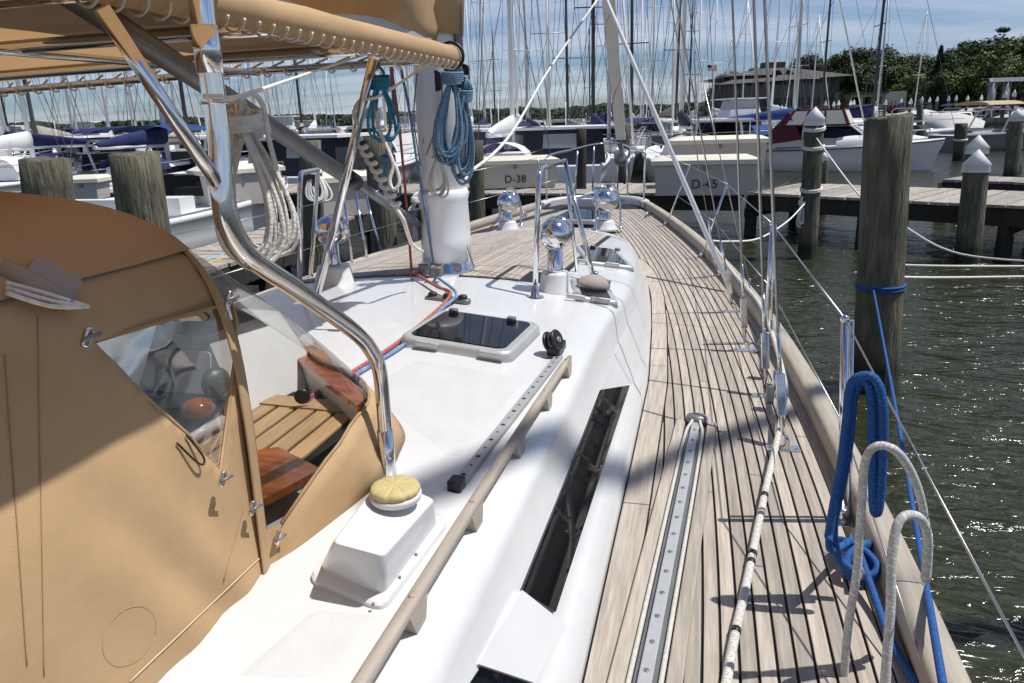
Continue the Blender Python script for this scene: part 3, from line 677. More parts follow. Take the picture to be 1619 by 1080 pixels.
# ---------------------------------------------------------------- awning
RX = -1.05; RZ = 2.86
ra = [Ux(716, 84, RX), Ux(620, 67, RX), Ux(430, 36, RX), Ux(300, 8, RX-.01)]
far = ra[0]; rdir = (ra[2]-ra[0]).normalized(); near = ra[0]+rdir*5.0; zr = (ra[0].z+ra[2].z)/2
Rr_ = .042; rollp = [Vector((RX-.0, far.y-.01-.14*i, zr)) for i in range(26)]
m = MB(); rg = []
for i, p in enumerate(rollp):
    rg.append([p+Vector(((Rr_+.004*noise.noise(Vector((p.y*9, t, 0))))*math.cos(t), 0, (Rr_+.006*noise.noise(Vector((p.y*7, t, 3))))*math.sin(t))) for t in [2*math.pi*j/16 for j in range(16)]])
awn = part(MB().rings(rg), 'awning_roll', tan, label='rolled tan awning edge laced alongside the boom')
for i in range(40):      # lacing loops under the roll
    y = far.y-.06-.062*i; part(MB().tube([Vector((RX+.004+.040*math.cos(t), y+.025*math.sin(t*.5), zr-.008+.044*math.sin(t))) for t in [R(215+a) for a in range(0, 121, 20)]], .0029, 6), 'lacing', ropew, awn)
part(MB().tube([rollp[0]+Vector((.055*math.cos(t), -.02, .055*math.sin(t))) for t in [2*math.pi*j/16 for j in range(16)]], .007, 6, closed=True), 'end_strap', black, awn)
# canopy cloth, port side of the roll, seen from underneath
fr_ = [Ud(655, 97, 3.35), Ud(350, 97, 3.75), Ud(0, 112, 4.1), Ud(-60, 118, 4.2)]
fz = 2.83
frp = [Uz(660, 90, fz+.03), Uz(500, 90, fz+.01), Uz(340, 93, fz-.01), Uz(160, 99, fz-.02), Uz(0, 106, fz-.02)]
FY = far.y-.05
def awz(x, y): return 2.875-.045*((x-RX)/2.6)**2*1.0
m = MB(); vs = []; nx, ny = 26, 30
for i in range(nx+1):
    for j in range(ny+1):
        x = RX-.02-(2.9)*i/nx; y = FY-(5.0)*j/ny; vs.append((x, y, awz(x, y)+.012+.006*noise.noise(Vector((x*2, y*2, 0)))))
fs = [(i*(ny+1)+j, i*(ny+1)+j+1, (i+1)*(ny+1)+j+1, (i+1)*(ny+1)+j) for i in range(nx) for j in range(ny)]
cl = part(MB().add(vs, fs, True), 'awning_cloth', tant)
m = MB(); m.add([(RX-.3, 1.75, 2.93), (-.52, 1.26, 2.96), (-.43, 1.05, 2.97), (-.40, -2, 2.97), (RX-.3, -2, 2.95)], [(0, 1, 2, 3, 4)]); part(m, 'awning_cloth', tant, label='part of the awning over the dodger')
# frame tubes: front, transverse bows, fore-aft
ft = part(MB().tube(crom([(RX+.01-2.9*i/8, FY+.01, awz(RX-2.9*i/8, 0)-.03) for i in range(9)], 3), .016, 12), 'awning_tube', chrome)
for i in range(26):
    x = RX-.12-.105*i; z = awz(x, 0)-.03
    part(MB().tube([Vector((x+.03*(a/360), FY+.01+.026*math.cos(R(a)), z+.026*math.sin(R(a)))) for a in range(-200, 60, 26)]+[Vector((x+.105, FY-.035, z+.03))], .0048, 6), 'lacing', ropew, ft)
for y, z in ((FY-.55, -.03), (FY-1.25, -.03), (FY-1.9, -.03)):
    part(MB().tube([(RX+.0-2.9*i/8, y, awz(RX-2.9*i/8, 0)+z) for i in range(9)], .0145, 12), 'awning_tube', chrome)
    part(MB().tube([(RX-.05-2.8*i/8, y+.06, awz(RX-2.9*i/8, 0)+z+.022) for i in range(9)], .011, 6), 'batten_pocket', greyfab)
part(MB().tube([(RX-.9, FY, 2.83), (RX-.9, FY-3, 2.83)], .013, 10), 'awning_tube', chrome)
# ---------------------------------------------------------------- dodger
def Bow(s):     # s 0..1 starboard foot -> port foot
    K = [(-.79, 1.10, 1.715), (-.80, 1.12, 1.9), (-.805, 1.13, 2.1), (-.825, 1.14, 2.26), (-.87, 1.13, 2.38), (-.95, 1.10, 2.455), (-1.10, 1.06, 2.50), (XC, 1.04, 2.515)]
    K = [Vector(k) for k in K]; K = K+[Vector((2*XC-k.x, k.y, k.z)) for k in K[-2::-1]]
    t = s*(len(K)-1); i = min(int(t), len(K)-2); u = t-i
    a, b, c, d = K[max(i-1, 0)], K[i], K[i+1], K[min(i+2, len(K)-1)]
    return .5*((2*b)+(c-a)*u+(2*a-5*b+4*c-d)*u*u+(3*b-a-3*c+d)*u**3)
dodg = MB(); NS = 56
# top/side shell aft of the bow, with window hole on starboard side: polygon side panel built separately
def xside(y, z): # x of the side wall
    b = float(np.interp(z, [1.6, 1.715, 1.9, 2.1, 2.26, 2.38, 2.455, 2.50, 2.52], [-.785, -.79, -.80, -.805, -.825, -.87, -.95, -1.10, -1.2]))
    return b-.02*(1.1-y)*.3+.008*math.sin(z*9+y*5)
side_out = [(250, 1082), (150, 1180), (-60, 1300), (-90, 1080), (-20, 840), (-40, 640), (-90, 470), (-60, 380)]
def sp(px, py):
    p = Ux(px, py, -.8)
    for _ in range(8): p = Ux(px, py, xside(p.y, min(p.z, 2.52)))
    return p
# outer boundary (y,z): hem from bow foot aft, aft edge, and up to bow top
def tess(outer, holes, mname, m_, nm, parent=None, lab=None):
    pl = [outer]+holes; tri = tessellate_polygon([[Vector((p.y, p.z, 0)) for p in q] for q in pl]); P = [p for q in pl for p in q]
    mb = MB(); mb.add(P, [t for t in tri], False)
    return part(mb, nm, m_, parent, lab)
def dens(P, n=6):
    out = []
    for a, b in zip(P, P[1:]+P[:1]):
        for k in range(n): out.append(a.lerp(b, k/n))
    return out
hem = [sp(a, b) for a, b in ((424, 930), (330, 1010), (255, 1078))]
yb_ = .46
bowpts = [Bow(s_) for s_ in [i/40 for i in range(0, 19)]]
bowpts = [p for p in bowpts if p.z < 2.43]
aftp = [Vector((xside(.5, z), y, z)) for y, z in ((.50, 1.70), (.53, 1.85), (.56, 2.0), (.585, 2.15), (.58, 2.3), (.60, 2.42))]
win_hole = [sp(a, b) for a, b in ((145, 541), (250, 510), (366, 478), (374, 505), (372, 560), (362, 640), (348, 748), (300, 690), (220, 618))]
outer = [Vector((xside(p.y, p.z), p.y, p.z)) for p in bowpts]+[Vector((xside(.9, 2.43), .9, 2.43)), Vector((xside(.7, 2.43), .7, 2.43))]+aftp[::-1]+hem[::-1][:0]
outer = [p for p in outer]
grid = []
# regular grid clipped by the window: quads finer for shading
def inside(p, poly):
    c = False; n = len(poly); 
    for i in range(n):
        a, b = poly[i], poly[i-1]
        if (a.z > p.z) != (b.z > p.z) and p.y < (b.y-a.y)*(p.z-a.z)/(b.z-a.z)+a.y: c = not c
    return c
bz_ = [1.70, 1.9, 2.1, 2.26, 2.38, 2.455, 2.50]; by_ = [1.10, 1.12, 1.13, 1.14, 1.13, 1.10, 1.06]
from mathutils.geometry import delaunay_2d_cdt
V2 = []; E2 = []
for poly in (outer, win_hole):
    P_ = dens(poly, 3) if poly is outer else dens(poly, 5); o_ = len(V2); V2 += [Vector((p.y, p.z)) for p in P_]; E2 += [(o_+i, o_+(i+1) % len(P_)) for i in range(len(P_))]
class _Q:
    def __init__(s, y, z): s.y, s.z = y, z
yy = .40
while yy < 1.2:
    zz2 = 1.68
    while zz2 < 2.53:
        q_ = Vector((0, yy, zz2))
        if inside(q_, outer) and not inside(q_, win_hole) and min((Vector((yy, zz2))-v_).length for v_ in V2) > .009: V2.append(Vector((yy, zz2)))
        zz2 += .022
    yy += .022
ov, oe, of, _, _, _ = delaunay_2d_cdt(V2, E2, [], 0, 1e-6)
def wrink(y, z):   # soft folds running from the window foot down to the hem, slight slackness
    d = (y-.55)*.8+(z-1.7)*.55; k = min(1, max(0, (2.2-z)*2.5))
    f = .013*math.exp(-((y-1.06+(z-1.72)*.55)/.035)**2)*k+.010*math.exp(-((y-.93+(z-1.72)*.62)/.05)**2)*k-.009*math.exp(-((y-.99+(z-1.72)*.58)/.03)**2)*k
    g = .0014*math.sin(y*75+3*noise.noise(Vector((y*6, z*6, 0))))*math.exp(-((z-1.73-(1.1-y)*.12)/.05)**2)
    k2 = min(1, max(0, (z-1.72)/.12)); return f*k2+g+(.010*noise.noise(Vector((y*3.2, z*2.6, 4)))+.003*noise.noise(Vector((y*11, z*9, 9))))*k2
m = MB(); tri = []
for f in of:
    c = sum((ov[i] for i in f), Vector((0, 0)))/len(f); q_ = Vector((0, c.x, c.y))
    if inside(q_, outer) and not inside(q_, win_hole): tri.append(tuple(f))
m.add([Vector((xside(v_.x, v_.y)+wrink(v_.x, v_.y), v_.x, v_.y)) for v_ in ov], tri, True)
sdp = part(m, 'dodger_side', tan)
md = sdp.modifiers.new('t', 'SOLIDIFY'); md.thickness = .003
# top shell
vs = []; NI, NJ = 30, 12; s0 = 6.0/14
for i in range(NI+1):
    s_ = .295+(1-.295-.05)*i/NI; b = Bow(s_)+Vector((.005, .004, .005))*max(0, 1-i/6)
    for j in range(NJ+1):
        u = j/NJ; y = b.y-(1.7)*u; vs.append(Vector((b.x, y, b.z-.02*u+.012*noise.noise(Vector((b.x*3, y*3, 1)))*min(1, j/3))))
fs = [(i*(NJ+1)+j, i*(NJ+1)+j+1, (i+1)*(NJ+1)+j+1, (i+1)*(NJ+1)+j) for i in range(NI) for j in range(NJ)]
part(MB().add(vs, fs, True), 'dodger_top', tan)
# window pane, border, bow sleeve
wp = win_hole; cw = sum(wp, Vector())/len(wp)
part(MB().add([p+Vector((-.002, 0, 0)) for p in wp], [tuple(range(len(wp)))]), 'side_window', vin)
part(MB().tube(wp+[wp[0]], .0035, 6), 'window_seam', tandk)
m = MB(); rg = []
for i in range(41):
    s_ = i/40*.34; b = Bow(s_); b2 = Bow(s_+.01); t = (b2-b).normalized(); o = Vector((.9, .35, .2)); o = (o-t*o.dot(t)).normalized(); w = t.cross(o)
    k_ = max(.12, 1-max(0, s_-.22)/.12)
    rg.append([b+o*.006*k_*math.cos(a)+w*.026*k_*math.sin(a) for a in [2*math.pi*j/12 for j in range(12)]])
part(MB().rings(rg), 'bow_sleeve', tan, label='tan canvas sleeve over the front bow of the dodger')
# front: ruled surface bow -> hem
hemK = [sp(424, 936)]+[Us(a, b, ctop) for a, b in ((600, 766), (634, 712), (640, 684), (620, 652), (596, 625), (540, 597))]
hemK[0] = Vector((-.80, 1.10, 1.715))
hemK += [Vector((XC, 2.38, ctop(XC, 2.38)))]
hemK = hemK+[Vector((2*XC-k.x, k.y, k.z)) for k in hemK[-2::-1]]
def Hem(s_):
    t = s_*(len(hemK)-1); i = min(int(t), len(hemK)-2); u = t-i
    a, b, c, d = hemK[max(i-1, 0)], hemK[i], hemK[i+1], hemK[min(i+2, len(hemK)-1)]
    return .5*((2*b)+(c-a)*u+(2*a-5*b+4*c-d)*u*u+(3*b-a-3*c+d)*u**3)
def Fs(s_, t): 
    a, b = Bow(s_), Hem(s_); p = a.lerp(b, t); return p+Vector((.02, .02, .02))*math.sin(math.pi*t)*(0 if s_ > .5 else 1)*.6
NA, NB = 70, 20
def patch(f, s0, s1, t0f, t1f, na, nb):
    vs = [f(s0+(s1-s0)*i/na, t0f(s0+(s1-s0)*i/na)+(t1f(s0+(s1-s0)*i/na)-t0f(s0+(s1-s0)*i/na))*j/nb) for i in range(na+1) for j in range(nb+1)]
    fs = [(i*(nb+1)+j, i*(nb+1)+j+1, (i+1)*(nb+1)+j+1, (i+1)*(nb+1)+j) for i in range(na) for j in range(nb)]
    return MB().add(vs, fs, True)
SW = .055
tcut = lambda s_: float(np.interp(s_, [0, .055, .08, .12, .2, .3, .5, .96, 1], [.12, .14, .30, .48, .66, .80, .86, .74, .7]))
o = part(patch(Fs, 0, 1, tcut, lambda s_: 1, 60, 4), 'dodger_skirt', tan); md = o.modifiers.new('t', 'SOLIDIFY'); md.thickness = .003
o = part(patch(Fs, 0, SW, lambda s_: 0, tcut, 3, 6), 'dodger_skirt', tan)
part(patch(Fs, SW, .47, lambda s_: .0, tcut, 30, 8), 'front_window', vin)
part(patch(Fs, .53, 1, lambda s_: .0, tcut, 30, 8), 'front_window', vin)
part(patch(Fs, .47, .53, lambda s_: 0, tcut, 3, 6), 'window_post', tan)
part(MB().tube([Fs(SW+(.9)*i/40, tcut(SW+.9*i/40)) for i in range(41)], .004, 6), 'window_seam', tandk)
# lower side canvas between the window and the hem, front part
def spw(px, py, o=.0012):
    p = Ux(px, py, -.8)
    for _ in range(10): p = Ux(px, py, xside(p.y, min(p.z, 2.52))+wrink(p.y, p.z)+o)
    return p
# snaps and turn buttons
def snap(px, py, x=-.79, r=.008):
    q = Ux(px, py, x+.004); return part(MB().lathe(q, [(r, -.003), (r, .002), (r*.7, .005), (r*.4, .005), (.0005, .003)], 14, Vector((1, -.3, .3)).normalized()), 'snap', chrome, sdp)
for a, b, x in ((355, 986, -.785), (453, 890, -.78), (605, 742, -.755)): snap(a, b, x)
def clip(px, py, x=-.79):
    q = Ux(px, py, x+.008); o = part(MB().slab(q, Vector((0, .6, .8)), Vector((0, -.8, .6)), .028, .012, .006, .005, .002, 4), 'turn_button', chrome, sdp)
    part(MB().tube([q+Vector((.006, -.012, 0)), q+Vector((.014, .012, .002))], .003, 8), 'button_lever', galv, o)
for a, b in ((350, 757), (397, 803), (437, 850), (360, 472), (135, 533)): clip(a, b)
# rolled flap and strap, top left
a, b = sp(-20, 420), sp(95, 478); 
fl = part(MB().tube([a+Vector((.02, 0, 0)), b+Vector((.02, 0, 0))], .013, 10), 'rolled_flap', greyfab)
a, b = sp(38, 430), sp(112, 470); part(MB().slab((a+b)/2+Vector((.012, 0, .01)), (b-a), Vector((0, -(b-a).z, (b-a).y)), (b-a).length, .035, .01, .008, .003, 3), 'flap_tab', greyfab, fl)
for k in range(3):
    a, b = sp(-20, 446+8*k), sp(112-6*k, 484); part(MB().tube(crom([a+Vector((.03, 0, 0)), (a+b)/2+Vector((.035, 0, -.004*k)), b+Vector((.03, 0, 0))], 4), .0035, 6), 'zip_cord', ropew, fl)
part(MB().tube(crom([sp(290, 688)+Vector((.006, 0, 0)), sp(312, 722)+Vector((.012, 0, 0)), sp(306, 733)+Vector((.012, 0, 0)), sp(275, 700)+Vector((.006, 0, 0))], 5), .002, 5), 'toggle_loop', black, sdp)
# hem seam lines on the side panel
part(MB().tube([sp(a, b)+Vector((.002, 0, 0)) for a, b in ((250, 560), (262, 700))][:0] or [spw(60+10*i/30, 500+19*i) for i in range(31)], .0008, 4), 'stitching', tandk, sdp)
part(MB().tube([spw(388-2*i, 800+7*i) for i in range(18)], .0013, 4), 'stitching', tandk, sdp)
part(MB().tube([spw(8+1.2*i, 560+17*i) for i in range(30)], .0009, 4), 'stitching', tandk, sdp)
part(MB().tube([spw(250+5.2*i, 540-2.6*i-24) for i in range(1, 22)], .0012, 4), 'stitching', tandk, sdp)
part(MB().tube([spw(205+40*math.cos(t)-14*math.sin(t), 1005+48*math.sin(t)) for t in [R(a) for a in range(0, 361, 12)]], .00035, 4), 'water_stain', mat('pale stain', (.47, .33, .19), .9), sdp)
part(MB().tube([spw(432-8.4*i, 862+8.0*i) for i in range(28)], .0015, 4), 'stitching', mat('pale thread', (.60, .47, .30), .9), sdp)
# inside the dodger: teak floor, white coamings, varnished board
fz0 = 1.80
flr = part(MB().add([(-.95, .85, 1.836), (-.84, 1.78, 1.836), (-1.9, 2.1, 1.836), (-1.9, .85, 1.836)], [(0, 1, 2, 3)]), 'dodger_floor', rubber)
for i in range(14):
    x = -.92-.062*i; y0 = 1.02; y1 = 1.72+.02*i*.3
    part(MB().box((x-.003*0, (y0+y1)/2, 1.842), (.050, y1-y0, .006)), 'plank', teakn, flr)
part(MB().box((-1.25, 1.78, 1.846), (.75, .07, .008), R(-4)), 'plank', teakn, flr)
bd = [Uz(a, b, 1.86) for a, b in ((404, 800), (402, 716), (440, 710), (508, 745))]
part(MB().hexa([p-Vector((0, 0, .012)) for p in bd], [p+Vector((0, 0, .006)) for p in bd]), 'washboard', mahog, label='varnished wooden board lying behind the dodger window')
wl = [Uz(a, b, 1.82) for a, b in ((572, 690), (455, 590))]
c0, c1 = wl; dd = (c1-c0); c1 = c0+dd*1.6
part(MB().hexa([c0, c1, c1+Vector((0, .06, 0)), c0+Vector((0, .06, 0))], [p+Vector((0, 0, .07)) for p in (c0, c1, c1+Vector((0, .06, 0)), c0+Vector((0, .06, 0)))]), 'coaming', gel)
part(MB().hexa([p+Vector((0, -.01, .072)) for p in (c0, c1, c1+Vector((0, .08, 0)), c0+Vector((0, .08, 0)))], [p+Vector((0, -.01, .09)) for p in (c0, c1, c1+Vector((0, .08, 0)), c0+Vector((0, .08, 0)))]), 'coaming_cap', mahog)
q = Uz(478, 626, 1.88); part(MB().lathe(q, [(.022, 0), (.022, .006), (.012, .008)], 16, Vector((.5, -1, 0)).normalized()), 'rope_fairlead', black)
# white instrument housing seen through the side window
hz = [Uz(a, b, 1.80) for a, b in ((330, 690), (200, 640), (160, 560), (330, 560))]
hood = part(MB().hexa([Vector((-1.20, 1.66, 1.83)), Vector((-1.14, 2.02, 1.83)), Vector((-2.3, 2.06, 1.83)), Vector((-2.3, 1.66, 1.83))], [Vector((-1.32, 1.72, 2.05)), Vector((-1.26, 2.0, 2.05)), Vector((-2.3, 2.04, 2.08)), Vector((-2.3, 1.74, 2.08))]), 'companionway_hood', gel)
part(MB().slab(Vector((-1.40, 1.672, 1.93)), Vector((1, 0, 0)), Vector((0, .25, 1)), .22, .17, .004, .012, .001, 3), 'access_plate', gel2, hood)
M = Matrix((Vector((1, 0, 0)), Vector((0, .25, .97)), Vector((0, -.97, .25)))).transposed().to_4x4(); M.translation = (-1.78, 1.688, 1.98)
text(None, 'ME', .05, M, bluec, hood, BL)
part(MB().lathe((-1.22, 1.60, 1.96), [(.001, -.02), (.03, -.018), (.042, 0), (.03, .018), (.001, .02)], 20, Vector((.9, -.4, .1))), 'compass_globe', galv)
part(MB().hexa([(-1.55, 1.50, 1.843), (-1.22, 1.56, 1.843), (-1.22, 1.66, 1.843), (-1.55, 1.66, 1.843)], [(-1.52, 1.52, 1.90), (-1.24, 1.57, 1.90), (-1.24, 1.66, 1.90), (-1.52, 1.66, 1.90)]), 'winch_base', black)
part(MB().tube([Uz(300, 695, 1.87), Uz(352, 664, 1.87)], .014, 8), 'grab_rail', gel)
q = Uz(315, 663, 1.88); part(MB().lathe(q, [(.001, 0), (.03, .01), (.045, .03), (.03, .05), (.001, .06)], 14), 'wooden_handle', mahog)
# ---------------------------------------------------------------- deck track with ropes
random.seed(11)
da = Us(1016, 1105, dzf); db = Us(1101, 672, dzf)
ddir = (db-da).normalized(); dxv = Vector((ddir.y, -ddir.x, 0)).normalized(); Ld = (db-da).length; dq = Vector((0, 0, .006))
base = part(MB().slab((da+db)/2+dq-ddir*.25, ddir, -dxv, Ld+.5, .125, .004, .002, .001, 2), 'track_bed', rubber)
for s_, w in ((-1, .040), (1, .040)):
    part(MB().slab((da+db)/2+dq-ddir*.25+dxv*s_*.066, ddir, -dxv, Ld+.5, w, .014, .003, .004, 2), 'track_margin', teak, base)
tk = part(MB().slab((da+db)/2+dq-ddir*.25, ddir, -dxv, Ld+.5, .034, .022, .002, .003, 3), 'genoa_track', alu, label='grey metal track screwed to the teak side deck')
part(MB().slab((da+db)/2+dq-ddir*.25, ddir, -dxv, Ld+.5, .060, .008, .002, .002, 2), 'track_flange', galv, tk)
i = 0
while i*.105 < Ld+.4:
    c = db-ddir*(.12+i*.105)+dq+Vector((0, 0, .0222)); part(MB().lathe(c, [(.0075, 0), (.0075, .001), (.003, .0004), (.001, .0004)], 10), 'screw', galv, tk); i += 1
part(MB().lathe(db+Vector((0, 0, .0)), [(.045, 0), (.047, .03), (.042, .045), (.02, .05), (.001, .05)], 20, sy=.8), 'track_end', galv, tk, 'grey rounded end block of the deck track')
for s_ in (-1, 1):
    P = [db+dxv*s_*.01+Vector((0, 0, .035)), db-ddir*.06+dxv*s_*.02+Vector((0, 0, .032)), db-ddir*.16+dxv*s_*.034+Vector((0, 0, .022)), db-ddir*.6+dxv*s_*.037+Vector((0, 0, .021)), db-ddir*1.2+dxv*s_*.037+Vector((0, 0, .021)), da-ddir*.4+dxv*s_*.037+Vector((0, 0, .021))]
    o = MB().tube(crom(P, 6), .0065, 8).build('control_line', rw); tag(o, 'thin white line running along the %s side of the deck track' % ('left' if s_ < 0 else 'right'), 'rope')
# ---------------------------------------------------------------- stanchions, lifelines
lifes = []
def stanchion(bx, by, tx_, ty, r=.0125, twin=False):
    b = Us(bx, by, dzf); b = Vector((min(b.x, xr(b.y)-.05), b.y, b.z)); t = Ud(tx_, ty, (b-CAM).dot(cf)); t = Up(tx_, ty, b, Vector((0, 1, 0)))
    s_ = part(MB().cyl(b, t, r, r*.92, 12), 'stanchion', chrome)
    part(MB().lathe(b, [(.021, 0), (.021, .05), (.015, .055)], 14), 'stanchion_socket', chrome, s_)
    part(MB().slab(b, Vector((1, 0, 0)), Vector((0, 1, 0)), .085, .07, .006, .01, .002, 3), 'stanchion_base', chrome, s_)
    part(MB().tube([b+Vector((-.03, 0, .005)), b+Vector((-.004, 0, .06))], .006, 6), 'brace', chrome, s_)
    part(MB().sphere(t, r*1.15, 10), 'stanchion_tip', chrome, s_)
    lifes.append((t, b)); return b, t
sts = [stanchion(1067, 357, 1090, 262, .011), stanchion(1140, 408, 1149, 291, .011), stanchion(1222, 545, 1221, 354), stanchion(1330, 826, 1336, 505)]
for q_, (a, b) in enumerate((((1342, 700), (1347, 520)),)): part(MB().tube([sts[3][0]+Vector((.03, .03, .0)), sts[3][1]+Vector((.025, .03, -.01))], .007, 8), 'gate_stay', chrome)
part(MB().tube([sts[2][0]+Vector((.03, .03, .0)), sts[2][1]+Vector((.02, .03, -.01))], .007, 8), 'gate_stay', chrome)
pul = [Uy(984, 232, 10.9), Uy(940, 240, 10.6)]
T = [Ux(1700, 1190, .62), sts[3][1], sts[2][1], sts[1][1], sts[0][1], Uy(1018, 232, 10.2)]
for a, b in zip(T, T[1:]): part(MB().tube([a, b], .0032, 6), 'lifeline', wire)
T2_ = [Ux(1500, 1180, .55)]+[b.lerp(t, .5) for b, t in sts[::-1]]
for a, b in zip(T2_, T2_[1:]): part(MB().tube([a, b], .0028, 6), 'lifeline', wire)
# port side stanchions and lifelines
pst = []
for y in (4.0, 5.9, 7.9, 9.6):
    x = 2*XC-xr(y)+.05; b = Vector((x, y, dz(y))); t = b+Vector((-.02, 0, .66))
    s_ = part(MB().cyl(b, t, .0125, .0115, 10), 'stanchion', chrome); part(MB().slab(b, Vector((1, 0, 0)), Vector((0, 1, 0)), .085, .07, .006, .01, .002, 3), 'stanchion_base', chrome, s_); pst.append((b, t))
pst.append((Vector((XC-.35, 10.7, 1.5)), Vector((XC-.4, 10.7, 2.15))))
for k in (1.0, .5):
    for (a, b), (c, d) in zip(pst, pst[1:]): part(MB().tube([a.lerp(b, k), c.lerp(d, k)], .003, 6), 'lifeline', wire)
# bow pulpit
yb0, yb1 = 9.9, 11.3
for sd in (1, -1):
    a = Vector((XC+sd*(xr(yb0)-XC-.05), yb0, dz(yb0))); 
    P = [a, a+Vector((0, .03, .62)), Vector((XC+sd*.40, 10.7, dz(10.5)+.68)), Vector((XC+sd*.18, yb1, dz(10.5)+.72)), Vector((XC, yb1+.12, dz(10.5)+.72))]
    part(MB().tube(crom([P[0], P[0].lerp(P[1], .8), P[1]+Vector((0, .1, .03)), P[2], P[3], P[4]], 6), .013, 10), 'pulpit', chrome)
    for y, z1 in ((10.6, .66), (11.05, .70)):
        x = XC+sd*max(.14, (.5-(y-10.3)*.42)); part(MB().tube([(x, y-.05, dz(10.5)), (x*.9+XC*.1, y, dz(10.5)+z1)], .011, 8), 'pulpit_leg', chrome)
# forestay, furled genoa with ragged edge, drum
fs0 = Uy(985, 262, 10.85); ftop = Uy(962, 0, 8.75); sdir = (ftop-fs0).normalized()
m = MB(); rg = []
LL = 17
for i in range(170):
    l = .55+i*.1; p = fs0+sdir*l; r_ = .062+.012*math.sin(l*.4); rr2 = []
    for j in range(14):
        t = 2*math.pi*j/14; k = 1+.10*noise.noise(Vector((t*.8, l*1.2, 0)))+.05*noise.noise(Vector((t*3, l*6, 5)))
        if j in (0, 1): k += .18*noise.noise(Vector((l*6, 3, 1)))+.10
        rr2.append(p+Vector((math.cos(t), math.sin(t), 0))*r_*k)
    rg.append(rr2)
gen = part(MB().rings(rg), 'furled_genoa', sailw, label='white genoa rolled tightly round the forestay')
P = [fs0+sdir*(.6+i*.04)+Vector((math.cos(i*.22), math.sin(i*.22), 0))*.070 for i in range(240)]
part(MB().tube(P, .004, 4), 'wrapping_line', galv, gen)
part(MB().tube([fs0-sdir*.4, fs0+sdir*.6], .022, 8), 'forestay', galv)
dr = part(MB().lathe(fs0+sdir*.12, [(.10, 0), (.115, .008), (.10, .016), (.05, .02), (.05, .10), (.10, .105), (.115, .113), (.10, .122), (.03, .13), (.03, .3)], 20, sdir), 'furling_drum', galv)
part(MB().lathe(fs0+sdir*.14, [(.075, 0), (.08, .03), (.075, .07)], 16, sdir), 'drum_line', ropemat('yellow line', (.35, .33, .1), (.2, .2, .12)), dr)
# windlass, anchor roller, foredeck hardware
wz = dz(9.9)
wd = part(MB().slab(Vector((XC+.02, 10.15, wz)), Vector((1, 0, 0)), Vector((0, 1, 0)), .3, .36, .12, .05, .02, 4), 'windlass', galv)
part(MB().lathe((XC+.02, 10.15, wz+.12), [(.09, 0), (.07, .04), (.085, .09), (.06, .11), (.001, .115)], 18), 'windlass_drum', chrome, wd)
an = part(MB().tube([(XC+.08, 10.7, 1.66), (XC+.08, 11.4, 1.62)], .028, 8), 'anchor_shank', galv)
part(MB().hexa([(XC+.0, 11.3, 1.50), (XC+.16, 11.3, 1.50), (XC+.30, 11.62, 1.2), (XC-.14, 11.62, 1.2)], [(XC+.0, 11.3, 1.53), (XC+.16, 11.3, 1.53), (XC+.30, 11.65, 1.22), (XC-.14, 11.65, 1.22)]), 'anchor_fluke', galv, an)
for sd in (-1, 1):
    for y in (9.1, 3.0):
        x = XC+sd*(xr(y)-XC-.12)
        if sd < 0 and y < 4: continue
        if sd > 0 and y < 4: continue
        c = part(MB().slab(Vector((x, y, dz(y)+.005)), Vector((0, 1, 0)), Vector((-1, 0, 0)), .12, .05, .012, .01, .003, 3), 'deck_cleat', chrome)
        part(MB().tube([(x, y-.12, dz(y)+.06), (x, y, dz(y)+.055), (x, y+.12, dz(y)+.06)], .011, 8), 'cleat_horn', chrome, c)
        for s_ in (-.03, .03): part(MB().tube([(x, y+s_, dz(y)+.01), (x, y+s_, dz(y)+.058)], .01, 8), 'cleat_leg', chrome, c)
# chainplates, turnbuckles, shrouds
def shroud(base_px, mid_px, top_px, ytop, r=.0045, rod=False, tb=.26):
    b = Us(*base_px, dzf); D0 = (b-CAM).dot(cf)
    t = Up(top_px[0], top_px[1], Vector((0, ytop, 0)), Vector((0, 1, 0)))
    d = (t-b).normalized(); t2 = b+d*min((t-b).length*2.6, 8)
    pl = part(MB().slab(b+Vector((0, 0, .004)), Vector((1, .1, 0)), Vector((-.1, 1, 0)), .13, .055, .007, .006, .002, 3), 'chainplate', chrome)
    part(MB().slab(b+Vector((0, 0, .01)), Vector((0, 1, .0)), d, .045, .10, .022, .010, .002, 3), 'toggle', chrome, pl)
    for s_ in (-.05, .05):
        part(MB().lathe(b+Vector((s_, 0, .011)), [(.006, 0), (.006, .003), (.001, .004)], 8), 'bolt', chrome, pl)
    sw = part(MB().tube([b+d*.06, b+d*(.06+tb*.3), b+d*(.07+tb*.3)], [.010, .010, .014], 10), 'turnbuckle', chrome)
    part(MB().slab(b+d*(.06+tb*.62), d, d.cross(Vector((0, 1, 0))), tb*.66, .036, .026, .008, .003, 3), 'turnbuckle_body', chrome, sw)
    part(MB().tube([b+d*(.06+tb*.9), b+d*(.10+tb*1.5)], .0085, 10), 'swage', chrome, sw)
    part(MB().tube([b+d*.2, t2], r, 8), 'shroud', wire)
    return b, t2, d
s1 = shroud((1135, 437), None, (1060, 0), 5.6, .004)
s2 = shroud((1160, 494), None, (1069, 0), 4.9, .005)
s3 = shroud((1178, 556), None, (1158, 0), 4.3, .006)
s4 = shroud((1212, 628), None, (1192, 0), 3.9, .007)
s5 = shroud((1238, 712), None, (1209, 0), 3.6, .007)
for (bx, by, tx_, ty) in ((1180, 520, 1095, 60),):
    b = Us(bx, by, dzf); part(MB().tube([b+Vector((0, 0, .3)), Up(tx_, ty, Vector((0, 5.0, 0)), Vector((0, 1, 0)))], .0035, 6), 'shroud', wire)
